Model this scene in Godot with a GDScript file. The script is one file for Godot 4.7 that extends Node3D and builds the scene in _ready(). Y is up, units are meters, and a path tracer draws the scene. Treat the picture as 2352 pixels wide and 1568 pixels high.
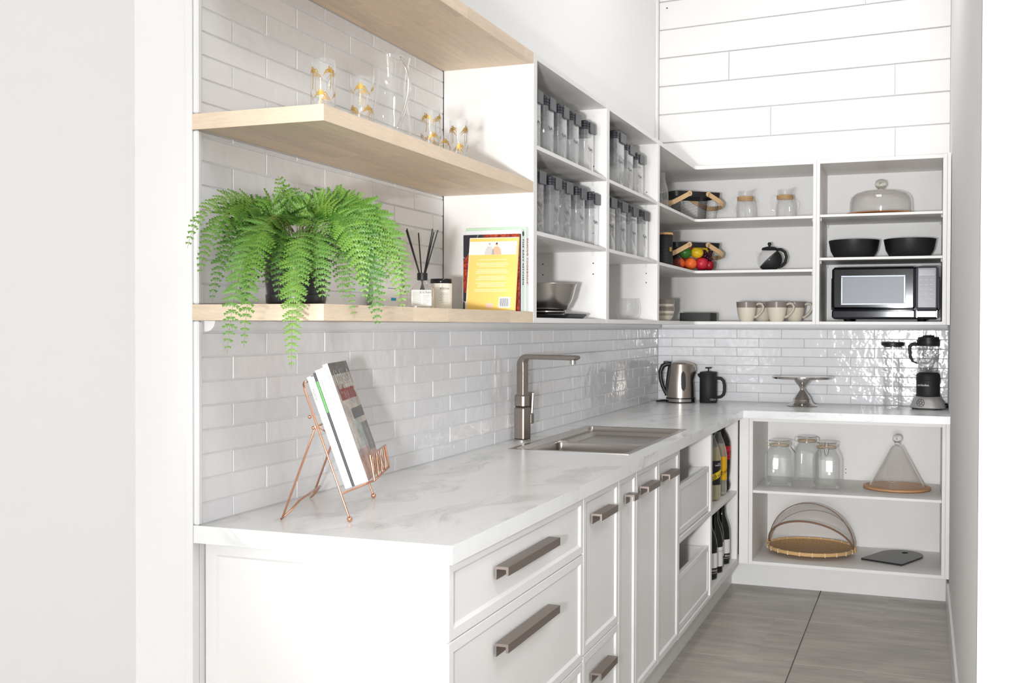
extends Node3D

# ---------------------------------------------------------------- geometry collector
class Geo:
	var v := PackedVector3Array()
	var n := PackedVector3Array()
	var t := PackedVector2Array()
	var xf := Transform3D.IDENTITY

	func tri(a: Vector3, b: Vector3, c: Vector3, na: Vector3, nb: Vector3, nc: Vector3, ua := Vector2.ZERO, ub := Vector2.ZERO, uc := Vector2.ZERO) -> void:
		var turn := (b - a).cross(c - a).dot(na + nb + nc) > 0.0
		if xf.basis.determinant() < 0.0: turn = not turn
		v.append(xf * a); n.append((xf.basis * na).normalized()); t.append(ua)
		if turn:
			v.append(xf * c); n.append((xf.basis * nc).normalized()); t.append(uc)
			v.append(xf * b); n.append((xf.basis * nb).normalized()); t.append(ub)
		else:
			v.append(xf * b); n.append((xf.basis * nb).normalized()); t.append(ub)
			v.append(xf * c); n.append((xf.basis * nc).normalized()); t.append(uc)

	func face_uv(p: Vector3, nn: Vector3, ga: int) -> Vector2:
		var a := nn.abs()
		var d := 0 if a.x >= a.y and a.x >= a.z else (1 if a.y >= a.z else 2)
		if d != ga:
			var o := 3 - d - ga
			return Vector2(p[ga], p[o])
		return Vector2(p[0 if d != 0 else 2], p[1 if d != 1 else 0])

	func poly(pts: Array, nn: Vector3, ga := 2, uvs := []) -> void:
		for i in range(1, pts.size() - 1):
			if uvs.size():
				tri(pts[0], pts[i], pts[i + 1], nn, nn, nn, uvs[0], uvs[i], uvs[i + 1])
			else:
				tri(pts[0], pts[i], pts[i + 1], nn, nn, nn, face_uv(pts[0], nn, ga), face_uv(pts[i], nn, ga), face_uv(pts[i + 1], nn, ga))

	# a box with chamfered edges, centre c, size s
	func box(c: Vector3, s: Vector3, ch := 0.0, ga := 2) -> void:
		var h := s * 0.5
		ch = minf(ch, minf(h.x, minf(h.y, h.z)) * 0.9)
		for a in 3:
			var b := (a + 1) % 3
			var k := (a + 2) % 3
			for sa in [-1.0, 1.0]:
				var nn := Vector3.ZERO
				nn[a] = sa
				var pts := []
				for q in [[-1.0, -1.0], [1.0, -1.0], [1.0, 1.0], [-1.0, 1.0]]:
					var p := Vector3.ZERO
					p[a] = sa * h[a]
					p[b] = q[0] * (h[b] - ch)
					p[k] = q[1] * (h[k] - ch)
					pts.append(c + p)
				poly(pts, nn, ga)
				if ch > 0.0:
					for sb in [-1.0, 1.0]:
						var e := Vector3.ZERO
						e[a] = sa; e[b] = sb
						var p1 := Vector3.ZERO; var p2 := Vector3.ZERO; var p3 := Vector3.ZERO; var p4 := Vector3.ZERO
						p1[a] = sa * h[a]; p1[b] = sb * (h[b] - ch); p1[k] = -(h[k] - ch)
						p2 = p1; p2[k] = h[k] - ch
						p3[a] = sa * (h[a] - ch); p3[b] = sb * h[b]; p3[k] = h[k] - ch
						p4 = p3; p4[k] = -(h[k] - ch)
						poly([c + p1, c + p2, c + p3, c + p4], e.normalized(), ga)
		if ch > 0.0:
			for sx in [-1.0, 1.0]:
				for sy in [-1.0, 1.0]:
					for sz in [-1.0, 1.0]:
						var q := Vector3(sx, sy, sz)
						poly([c + q * Vector3(h.x, h.y - ch, h.z - ch), c + q * Vector3(h.x - ch, h.y, h.z - ch), c + q * Vector3(h.x - ch, h.y - ch, h.z)], q.normalized(), ga)

	# a box given by its low and high corners
	func slab(lo: Vector3, hi: Vector3, ch := 0.0, ga := 2) -> void:
		box((lo + hi) * 0.5, hi - lo, ch, ga)

	# rings of equal point count joined into one skin; edges sharper than split stay sharp along the rings
	func skin(rings: Array, closed := true, split := 38.0, flip := false) -> void:
		var m := rings.size()
		var k: int = rings[0].size()
		var cuts := [0]
		for i in range(1, m - 1):
			var best := 0.0
			for j in [0, k / 3]:
				var d1: Vector3 = rings[i][j] - rings[i - 1][j]
				var d2: Vector3 = rings[i + 1][j] - rings[i][j]
				if d1.length() > 1e-7 and d2.length() > 1e-7:
					best = maxf(best, rad_to_deg(d1.angle_to(d2)))
			if best > split:
				cuts.append(i)
		cuts.append(m - 1)
		var jn := k if closed else k - 1
		for ci in cuts.size() - 1:
			var i0: int = cuts[ci]
			var i1: int = cuts[ci + 1]
			var fn := []
			for i in range(i0, i1):
				var row := PackedVector3Array()
				for j in jn:
					var j2 := (j + 1) % k
					var d1: Vector3 = rings[i + 1][j2] - rings[i][j]
					var d2: Vector3 = rings[i + 1][j] - rings[i][j2]
					var f := d2.cross(d1)
					row.append(f.normalized() * (-1.0 if flip else 1.0))
				fn.append(row)
			var vn := []
			for i in range(i0, i1 + 1):
				var row := PackedVector3Array()
				for j in k:
					var s := Vector3.ZERO
					for di in [-1, 0]:
						var fi: int = i + di - i0
						if fi < 0 or fi >= fn.size(): continue
						for dj in [-1, 0]:
							var fj: int = j + dj
							if closed: fj = (fj + k) % k
							elif fj < 0 or fj >= jn: continue
							s += fn[fi][fj]
					row.append(s.normalized() if s.length() > 1e-9 else Vector3.UP)
				vn.append(row)
			for i in range(i0, i1):
				for j in jn:
					var j2 := (j + 1) % k
					var a: Vector3 = rings[i][j]; var b: Vector3 = rings[i][j2]; var c: Vector3 = rings[i + 1][j2]; var d: Vector3 = rings[i + 1][j]
					var na: Vector3 = vn[i - i0][j]; var nb: Vector3 = vn[i - i0][j2]; var nc: Vector3 = vn[i + 1 - i0][j2]; var nd: Vector3 = vn[i + 1 - i0][j]
					var ua := Vector2(float(j) / jn, float(i) / (m - 1)); var ub := Vector2(float(j + 1) / jn, float(i) / (m - 1))
					var uc := Vector2(float(j + 1) / jn, float(i + 1) / (m - 1)); var ud := Vector2(float(j) / jn, float(i + 1) / (m - 1))
					if (b - a).cross(c - a).length() > 1e-13: tri(a, b, c, na, nb, nc, ua, ub, uc)
					if (c - a).cross(d - a).length() > 1e-13: tri(a, c, d, na, nc, nd, ua, uc, ud)

	static func circle(r: float, y: float, seg: int, cx := 0.0, cz := 0.0) -> PackedVector3Array:
		var p := PackedVector3Array()
		for j in seg:
			var a := TAU * j / seg
			p.append(Vector3(cx + r * cos(a), y, cz + r * sin(a)))
		return p

	static func rrect(w: float, d: float, r: float, y: float, per := 5) -> PackedVector3Array:
		var p := PackedVector3Array()
		r = minf(r, minf(w, d) * 0.499)
		var cs := [Vector2(w / 2 - r, d / 2 - r), Vector2(-w / 2 + r, d / 2 - r), Vector2(-w / 2 + r, -d / 2 + r), Vector2(w / 2 - r, -d / 2 + r)]
		for q in 4:
			for i in per + 1:
				var a: float = PI / 2 * (q + float(i) / per)
				var c: Vector2 = cs[q]
				p.append(Vector3(c.x + r * cos(a), y, c.y + r * sin(a)))
		return p

	# profile: [radius, height] pairs going up the outside
	func lathe(profile: Array, seg := 32, cx := 0.0, cz := 0.0, split := 38.0) -> void:
		var rings := []
		for p in profile:
			rings.append(Geo.circle(maxf(p[0], 0.0), p[1], seg, cx, cz))
		skin(rings, true, split)

	func cap(ring: PackedVector3Array, nn: Vector3) -> void:
		var c := Vector3.ZERO
		for p in ring: c += p
		c /= ring.size()
		for j in ring.size():
			var b: Vector3 = ring[(j + 1) % ring.size()]
			tri(c, ring[j], b, nn, nn, nn, face_uv(c, nn, 2), face_uv(ring[j], nn, 2), face_uv(b, nn, 2))

	# a tube along points; r is a number or one number per point
	func tube(pts: Array, r, seg := 8, closed := false, flat_ratio := 1.0) -> void:
		var m := pts.size()
		var rings := []
		var prev := Vector3.ZERO
		var nn := Vector3.ZERO
		for i in m:
			var a: Vector3 = pts[(i - 1 + m) % m] if closed or i > 0 else pts[i]
			var b: Vector3 = pts[(i + 1) % m] if closed or i < m - 1 else pts[i]
			var tg := (b - a).normalized()
			if i == 0:
				nn = tg.cross(Vector3.UP)
				if nn.length() < 0.1: nn = tg.cross(Vector3.RIGHT)
				nn = nn.normalized()
			else:
				nn = (nn - tg * nn.dot(tg)).normalized()
			var bb := nn.cross(tg)
			var rr: float = r[i] if r is Array else r
			var ring := PackedVector3Array()
			for j in seg:
				var an := TAU * j / seg
				ring.append(pts[i] + (nn * cos(an) + bb * sin(an) * flat_ratio) * rr)
			rings.append(ring)
			prev = tg
		if closed: rings.append(rings[0])
		skin(rings, true, 89.0)
		if not closed:
			cap(rings[0], (pts[0] - pts[1]).normalized())
			cap(rings[m - 1], (pts[m - 1] - pts[m - 2]).normalized())

	# an outline in x, y pushed out along z from 0 to d
	func prism(o: PackedVector2Array, d: float, ga := 0) -> void:
		var ix := Geometry2D.triangulate_polygon(o)
		for i in range(0, ix.size(), 3):
			for side in [0.0, d]:
				var nn := Vector3(0, 0, 1.0 if side > 0.0 else -1.0)
				var p := []
				for q in 3: p.append(Vector3(o[ix[i + q]].x, o[ix[i + q]].y, side))
				poly(p, nn, ga)
		var area := 0.0
		for i in o.size():
			var a := o[i]; var b := o[(i + 1) % o.size()]
			area += a.x * b.y - b.x * a.y
		for i in o.size():
			var a := o[i]; var b := o[(i + 1) % o.size()]
			var e := (b - a)
			var nn := Vector3(e.y, -e.x, 0).normalized() * (1.0 if area > 0 else -1.0)
			poly([Vector3(a.x, a.y, 0), Vector3(b.x, b.y, 0), Vector3(b.x, b.y, d), Vector3(a.x, a.y, d)], nn, ga)

	func ball(c: Vector3, r: Vector3, seg := 20, rows := 12) -> void:
		var rings := []
		for i in rows + 1:
			var a := PI * i / rows - PI / 2
			var ring := PackedVector3Array()
			for j in seg:
				var b := TAU * j / seg
				ring.append(c + Vector3(r.x * cos(a) * cos(b), r.y * sin(a), r.z * cos(a) * sin(b)))
			rings.append(ring)
		skin(rings, true, 179.0)

	# a door or drawer front in the x, y plane facing +z: a flat border, a bevel and a sunk panel
	func front(w: float, h: float, th: float, border: float, sunk: float) -> void:
		var o := [Vector2(-w / 2, -h / 2), Vector2(w / 2, -h / 2), Vector2(w / 2, h / 2), Vector2(-w / 2, h / 2)]
		var e := 0.0012
		var rs := [[0.0, 0.0], [0.0, th - e], [e, th], [border, th], [border + sunk * 1.2, th - sunk]]
		for i in rs.size() - 1:
			for j in 4:
				var a: Vector2 = o[j]; var b: Vector2 = o[(j + 1) % 4]
				var q := []
				for k in [[a, rs[i]], [b, rs[i]], [b, rs[i + 1]], [a, rs[i + 1]]]:
					var p: Vector2 = k[0]
					q.append(Vector3(p.x - signf(p.x) * k[1][0], p.y - signf(p.y) * k[1][0], k[1][1]))
				var mid := (a + b).normalized()
				var dr: float = rs[i + 1][0] - rs[i][0]
				var dz: float = rs[i + 1][1] - rs[i][1]
				poly(q, Vector3(mid.x * dz, mid.y * dz, dr).normalized(), 1)
		var i2: float = border + sunk * 1.2
		poly([Vector3(-w / 2 + i2, -h / 2 + i2, th - sunk), Vector3(w / 2 - i2, -h / 2 + i2, th - sunk), Vector3(w / 2 - i2, h / 2 - i2, th - sunk), Vector3(-w / 2 + i2, h / 2 - i2, th - sunk)], Vector3(0, 0, 1), 1)
		poly([Vector3(-w / 2, -h / 2, 0), Vector3(w / 2, -h / 2, 0), Vector3(w / 2, h / 2, 0), Vector3(-w / 2, h / 2, 0)], Vector3(0, 0, -1), 1)

	func mesh() -> ArrayMesh:
		var a := []
		a.resize(Mesh.ARRAY_MAX)
		a[Mesh.ARRAY_VERTEX] = v
		a[Mesh.ARRAY_NORMAL] = n
		a[Mesh.ARRAY_TEX_UV] = t
		var m := ArrayMesh.new()
		m.add_surface_from_arrays(Mesh.PRIMITIVE_TRIANGLES, a)
		return m

# ---------------------------------------------------------------- naming and parenting
var used := {}
var M := {}
var rng := RandomNumberGenerator.new()

func numbered(called: String) -> String:
	var k: int = used.get(called, 0)
	used[called] = k + 1
	return called if k == 0 else "%s_%03d" % [called, k]

func thing(called: String, label: String, category: String, at := Vector3.ZERO, turn := 0.0, group := "") -> Node3D:
	var o := Node3D.new()
	o.name = numbered(called)
	add_child(o, true)
	o.position = at
	o.rotation.y = turn
	o.set_meta("label", label)
	o.set_meta("category", category)
	if group: o.set_meta("group", group)
	return o

func part(parent: Node, called: String, g, mat: Material, at := Vector3.ZERO) -> MeshInstance3D:
	var o := MeshInstance3D.new()
	o.name = called
	o.mesh = g.mesh() if g is Geo else g
	o.material_override = mat
	parent.add_child(o, true)
	o.position = at
	return o

func single(called: String, label: String, category: String, g, mat: Material, at := Vector3.ZERO, turn := 0.0, group := "") -> MeshInstance3D:
	var o := part(self, numbered(called), g, mat, at)
	o.rotation.y = turn
	o.set_meta("label", label)
	o.set_meta("category", category)
	if group: o.set_meta("group", group)
	return o

func struct(called: String, g, mat: Material, label := "") -> MeshInstance3D:
	var o := part(self, called, g, mat)
	o.set_meta("kind", "structure")
	if label: o.set_meta("label", label)
	return o

func copy(src: Node3D, at: Vector3, turn: float, label: String, called := "") -> Node3D:
	var o := src.duplicate()
	o.name = numbered(called if called else String(src.name).split("_0")[0])
	add_child(o, true)
	o.position = at
	o.rotation.y = turn
	o.set_meta("label", label)
	return o

# ---------------------------------------------------------------- materials
func mat(c: Color, rough := 0.5, metal := 0.0, spec := 0.5) -> StandardMaterial3D:
	var m := StandardMaterial3D.new()
	m.albedo_color = c
	m.roughness = rough
	m.metallic = metal
	m.metallic_specular = spec
	return m

func rgb(r: int, g: int, b: int) -> Color:
	return Color8(r, g, b)

func pane(c: Color, a: float) -> StandardMaterial3D:
	var m := mat(Color(c.r, c.g, c.b, a), 0.02)
	m.transparency = BaseMaterial3D.TRANSPARENCY_ALPHA
	return m

func solid_glass(c: Color) -> StandardMaterial3D:
	var m := mat(Color(c.r, c.g, c.b, 0.0), 0.02)
	m.refraction_enabled = true
	m.refraction_scale = 0.045
	return m

func noise(freq: float, oct: int, sd: int, kind := FastNoiseLite.TYPE_SIMPLEX_SMOOTH) -> FastNoiseLite:
	var f := FastNoiseLite.new()
	f.noise_type = kind
	f.frequency = freq
	f.seed = sd
	f.fractal_octaves = oct
	return f

func picture(w: int, h: int, fn: Callable) -> ImageTexture:
	var d := PackedByteArray()
	d.resize(w * h * 3)
	var k := 0
	for y in h:
		for x in w:
			var c: Color = fn.call(x, y)
			d[k] = clampi(int(c.r * 255.0), 0, 255)
			d[k + 1] = clampi(int(c.g * 255.0), 0, 255)
			d[k + 2] = clampi(int(c.b * 255.0), 0, 255)
			k += 3
	return ImageTexture.create_from_image(Image.create_from_data(w, h, false, Image.FORMAT_RGB8, d))

func make_materials() -> void:
	M.plaster = mat(rgb(240, 239, 238), 0.85)
	M.wall_grey = M.plaster
	M.board = mat(rgb(240, 238, 236), 0.6)
	M.cabinet = mat(rgb(241, 240, 238), 0.38)
	M.carcass = mat(rgb(240, 238, 235), 0.45)
	M.grout = mat(rgb(236, 236, 236), 0.9)
	M.grout_grey = mat(rgb(196, 196, 196), 0.9)
	M.trim = mat(rgb(238, 238, 238), 0.4)
	M.tile = mat(rgb(238, 238, 239), 0.07)
	var nt := NoiseTexture2D.new()
	nt.width = 512; nt.height = 512; nt.seamless = true; nt.as_normal_map = true; nt.bump_strength = 3.0
	nt.noise = noise(0.012, 3, 4)
	M.tile.normal_enabled = true
	M.tile.normal_texture = nt
	M.tile.normal_scale = 0.42
	M.tile.uv1_triplanar = true
	M.tile.uv1_world_triplanar = true
	M.tile.uv1_scale = Vector3(2.2, 2.2, 2.2)
	M.tile_b = M.tile.duplicate(); M.tile_b.albedo_color = rgb(234, 234, 236)
	M.tile_c = M.tile.duplicate(); M.tile_c.albedo_color = rgb(241, 240, 240)
	# pale oak: long grain along u
	var n1 := noise(0.02, 4, 11); var n2 := noise(0.09, 2, 12); var n3 := noise(0.5, 2, 13)
	var ot := picture(1024, 512, func(x, y):
		var strip: float = floor(y / 64.0)
		var h := fposmod(sin(strip * 12.99 + floor((x + strip * 371.0) / 700.0) * 7.3) * 43758.5, 1.0)
		var g: float = n1.get_noise_2d(x * 0.10, y * 1.3) * 0.6 + n2.get_noise_2d(x * 0.10 + strip * 50.0, y * 1.6) * 0.5
		var p: float = n3.get_noise_2d(x * 0.05, y * 1.2)
		var k: float = 1.0 + g * 0.065 + (h - 0.5) * 0.05 - maxf(p - 0.25, 0.0) * 0.10
		return Color(0.895 * k, 0.815 * k - 0.004 * g, 0.715 * k - 0.01 * g))
	M.oak = mat(Color.WHITE, 0.5)
	M.oak.albedo_texture = ot
	M.oak.uv1_scale = Vector3(1.6, 3.0, 1)
	# grey-veined white stone laminate: u runs along the length
	var w1 := noise(0.004, 3, 21); var w2 := noise(0.0052, 5, 22); var w3 := noise(0.013, 4, 23); var w4 := noise(0.05, 3, 24)
	var mt := picture(2048, 768, func(x, y):
		var wx: float = x + w1.get_noise_2d(x, y) * 90.0
		var wy: float = y + w1.get_noise_2d(x + 900, y) * 70.0 + x * 0.12
		var a: float = w2.get_noise_2d(wx * 0.75, wy * 2.4)
		var b: float = absf(w3.get_noise_2d(wx * 0.5, wy * 2.1))
		var c: float = w4.get_noise_2d(wx * 0.6, wy * 1.6)
		var patch: float = smoothstep(0.02, 0.55, a)
		var vein: float = (1.0 - smoothstep(0.0, 0.10, b)) * smoothstep(-0.15, 0.35, a)
		var k: float = 0.95 - 0.07 * patch - 0.06 * vein - 0.026 * c * (0.4 + patch)
		return Color(k, k * 1.002, k * 0.998))
	M.stone = mat(Color.WHITE, 0.22)
	M.stone.albedo_texture = mt
	M.stone.uv1_scale = Vector3(1.0 / 4.3, 1.0 / 1.61, 1)
	# streaked grey-beige floor tile
	var f1 := noise(0.006, 5, 31); var f2 := noise(0.03, 4, 32); var f3 := noise(0.3, 2, 33)
	var ft := picture(1024, 1024, func(x, y):
		var a: float = f1.get_noise_2d(x * 0.6, y * 2.6 + 30.0 * f1.get_noise_2d(x, y))
		var b: float = f2.get_noise_2d(x * 0.35, y * 2.2)
		var c: float = f3.get_noise_2d(x, y)
		var k: float = 1.0 + 0.13 * a + 0.055 * b + 0.012 * c
		return Color(0.715 * k, 0.690 * k - 0.004 * a, 0.655 * k - 0.012 * a))
	M.floor = mat(Color.WHITE, 0.42)
	M.floor.albedo_texture = ft
	M.floor.uv1_scale = Vector3(0.62, 0.62, 1)
	# plain solids
	M.steel = mat(rgb(196, 190, 184), 0.26, 1.0)
	M.chrome = mat(rgb(205, 200, 195), 0.12, 1.0)
	M.nickel = mat(rgb(178, 168, 160), 0.3, 1.0)
	M.pull = mat(rgb(140, 128, 121), 0.42, 0.75)
	M.copper = mat(rgb(226, 172, 142), 0.22, 1.0)
	M.gold = mat(rgb(214, 168, 78), 0.28, 1.0)
	M.black = mat(rgb(24, 24, 26), 0.42)
	M.black_matte = mat(rgb(28, 28, 29), 0.6)
	M.black_gloss = mat(rgb(12, 13, 17), 0.08)
	M.lid_dark = mat(rgb(44, 47, 54), 0.38)
	M.lid_grey = mat(rgb(92, 93, 95), 0.45)
	M.glass = pane(Color(0.78, 0.80, 0.79), 0.045)
	M.glass_warm = pane(Color(0.80, 0.78, 0.75), 0.06)
	M.glass_jar = pane(Color(0.62, 0.66, 0.62), 0.06)
	M.glass_smoke = pane(Color(0.55, 0.54, 0.53), 0.16)
	M.plastic_clear = pane(Color(0.90, 0.91, 0.92), 0.06)
	M.glass_solid = solid_glass(Color.WHITE)
	M.paper = mat(rgb(240, 240, 240), 0.7)
	M.white = mat(rgb(236, 236, 236), 0.5)
	M.hole = mat(rgb(40, 38, 36), 0.8)

# ---------------------------------------------------------------- measures shared by the room and the cabinets
const W := 1.513          # face of the wall across the aisle
const TOP := 0.9          # worktop
const CD := 0.5775        # worktop depth, long run
const CT := 0.0359
const ZN := 4.1353        # near end of the long run
const ZI := 0.6227        # front of the short run
const UB := 1.3185        # underside of the wall units
const UT := 2.1219        # top of the wall units
const UD := 0.3054        # front of the long wall units
const ZU := 0.4598        # front of the short wall units
const TX := 0.012         # face of the tiles

func setup_view() -> void:
	var cam := Camera3D.new()
	cam.name = "camera"
	cam.fov = 2.0 * rad_to_deg(atan(784.0 / 2511.785))
	cam.position = Vector3(1.3937, 1.3098, 5.9932)
	cam.rotation_degrees = Vector3(-0.8298, 20.6119, 0.1554)
	cam.near = 0.05
	cam.far = 60.0
	cam.current = true
	add_child(cam)
	var env := Environment.new()
	env.background_mode = Environment.BG_COLOR
	env.background_color = Color(0.93, 0.96, 1.0)
	env.background_energy_multiplier = 1.0
	env.tonemap_mode = Environment.TONE_MAPPER_LINEAR
	env.tonemap_exposure = 1.0
	env.sdfgi_enabled = true
	env.ssao_enabled = true
	env.ssil_enabled = true
	var we := WorldEnvironment.new()
	we.name = "world_environment"
	we.environment = env
	add_child(we)
	fill_panel(Vector3(1.05, 3.56, 1.55), Vector2(0.6, 1.2), 1.3, "added unseen fill light panel over the far part of the aisle")
	fill_panel(Vector3(2.5, 3.56, 5.0), Vector2(0.6, 1.2), 2.9, "added unseen fill light panel over the room before the kitchen")
	fill_panel(Vector3(-1.7, 3.56, 7.4), Vector2(1.2, 0.6), 2.4, "added unseen fill light panel over the passage beside the kitchen")
	added_front_fill(Vector3(1.5, 0.95, 14.88), Vector2(1.3, 1.7), 42.0)
	flash_lamp(Vector3(1.17, 1.22, 6.30), Vector3(0.74, 1.46, 0.0), 10.0)

func fill_panel(at: Vector3, size: Vector2, energy: float, label: String) -> void:  # glowing panel added out of view to brighten the kitchen from above
	var t := thing("added_fill_panel", label, "light", at)
	var g := Geo.new()
	var fw := 0.02
	g.slab(Vector3(-size.x / 2 - fw, 0, -size.y / 2 - fw), Vector3(-size.x / 2, 0.04, size.y / 2 + fw))
	g.slab(Vector3(size.x / 2, 0, -size.y / 2 - fw), Vector3(size.x / 2 + fw, 0.04, size.y / 2 + fw))
	g.slab(Vector3(-size.x / 2, 0, -size.y / 2 - fw), Vector3(size.x / 2, 0.04, -size.y / 2))
	g.slab(Vector3(-size.x / 2, 0, size.y / 2), Vector3(size.x / 2, 0.04, size.y / 2 + fw))
	part(t, "frame", g, M.white)
	var d := Geo.new()
	d.slab(Vector3(-size.x / 2, 0.012, -size.y / 2), Vector3(size.x / 2, 0.03, size.y / 2))
	var em := mat(Color.WHITE, 0.6)
	em.emission_enabled = true
	em.emission = Color(1.0, 0.99, 0.97)
	em.emission_energy_multiplier = 1.0
	part(t, "light_diffuser", d, em)
	var l := AreaLight3D.new()
	l.name = "fill_panel_light"
	l.area_size = size
	l.light_energy = energy
	l.light_color = Color(0.985, 0.99, 1.0)
	l.shadow_enabled = true
	l.area_range = 14.0
	t.add_child(l)
	l.position = Vector3(0, -0.004, 0)
	l.rotation_degrees = Vector3(-90, 0, 0)

# the photographer's lamp on its stand, beside the camera
func flash_lamp(at: Vector3, aim: Vector3, energy: float) -> void:
	var t := thing("flash_lamp", "photographer's black flash lamp on a tripod stand", "lamp", Vector3(at.x, 0, at.z))
	var head := Node3D.new()
	head.name = "lamp_head"
	t.add_child(head)
	head.position = Vector3(0, at.y, 0)
	head.look_at_from_position(at, aim)
	head.position = Vector3(0, at.y, 0)
	var g := Geo.new()
	var rings := []
	for q in [[0.0, 0.16], [0.045, 0.16], [0.05, 0.10], [0.07, 0.012], [0.07, 0.0], [0.062, 0.0]]:
		var ring := PackedVector3Array()
		for p in Geo.circle(q[0], 0.0, 24): ring.append(Vector3(p.x, p.z, q[1]))
		rings.append(ring)
	g.skin(rings)
	part(head, "hood", g, M.black)
	var d := Geo.new()
	d.xf = Transform3D(Basis(Vector3.RIGHT, -PI / 2), Vector3(0, 0, 0.010))
	d.lathe([[0.0, 0.0], [0.061, 0.0], [0.061, 0.004], [0.0, 0.004]], 24)
	var em := mat(Color.WHITE, 0.6)
	em.emission_enabled = true
	em.emission_energy_multiplier = 3.0
	part(head, "light_diffuser", d, em)
	var l := SpotLight3D.new()
	l.name = "flash_light"
	l.light_energy = energy
	l.light_color = Color(0.985, 0.99, 1.0)
	l.light_size = 0.06
	l.spot_angle = 28.0
	l.spot_angle_attenuation = 1.0
	l.spot_range = 30.0
	l.shadow_enabled = true
	head.add_child(l)
	l.position = Vector3(0, 0, -0.012)
	var p := Geo.new()
	p.tube([Vector3(0, 0.12, 0.1), Vector3(0, at.y - 0.03, 0.1)], 0.010, 10)
	part(t, "pole", p, M.black)
	for k in 3:
		var an := TAU * k / 3.0 + 0.5
		var lg := Geo.new()
		lg.tube([Vector3(0, 0.42, 0.1), Vector3(cos(an) * 0.3, 0.012, 0.1 + sin(an) * 0.3)], 0.008, 8)
		part(t, "leg", lg, M.black)

# frontal fill light added far behind the camera, to light near and far evenly
func added_front_fill(at: Vector3, size: Vector2, energy: float) -> void:
	var l := AreaLight3D.new()
	l.name = "added_front_fill"
	l.area_size = size
	l.light_energy = energy
	l.light_color = Color(0.98, 0.99, 1.0)
	l.shadow_enabled = true
	l.area_range = 30.0
	add_child(l)
	l.position = at

func tile_mesh(len: float, h: float, across: String) -> ArrayMesh:
	var g := Geo.new()
	if across == "x": g.box(Vector3(0.007, 0, 0), Vector3(0.010, h, len), 0.0014)
	else: g.box(Vector3(0, 0, 0.007), Vector3(len, h, 0.010), 0.0014)
	return g.mesh()

# rows of bonded tiles between two heights; joints: where a joint falls in even and in odd rows
func tile_rows(parent: Node, across: String, y0: float, pitch: float, lo: float, hi: float, a0: float, a1: float, joint_odd: float, joint_even: float, len: float, first_row: int) -> void:
	var cache := {}
	var gap := 0.0028
	var row := first_row
	while y0 + row * pitch < hi - 0.004:
		var ya: float = maxf(y0 + row * pitch, lo) + gap / 2
		var yb: float = minf(y0 + (row + 1) * pitch, hi) - gap / 2
		if yb - ya > 0.004:
			var j: float = joint_odd if posmod(row, 2) == 1 else joint_even
			var k := int(floor((a0 - j) / len))
			while j + k * len < a1 - 0.003:
				var p: float = maxf(j + k * len, a0) + gap / 2
				var q: float = minf(j + (k + 1) * len, a1) - gap / 2
				if q - p > 0.005:
					var key := "%.4f_%.4f" % [q - p, yb - ya]
					if not cache.has(key): cache[key] = tile_mesh(q - p, yb - ya, across)
					var o := part(parent, "tile", cache[key], [M.tile, M.tile_b, M.tile_c, M.tile][rng.randi() % 4])
					o.position = Vector3(0, (ya + yb) / 2, (p + q) / 2) if across == "x" else Vector3((p + q) / 2, (ya + yb) / 2, 0)
					o.position += Vector3(rng.randf_range(-0.0006, 0.0003), 0, 0) if across == "x" else Vector3(0, 0, rng.randf_range(-0.0006, 0.0003))
				k += 1
		row += 1

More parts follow.
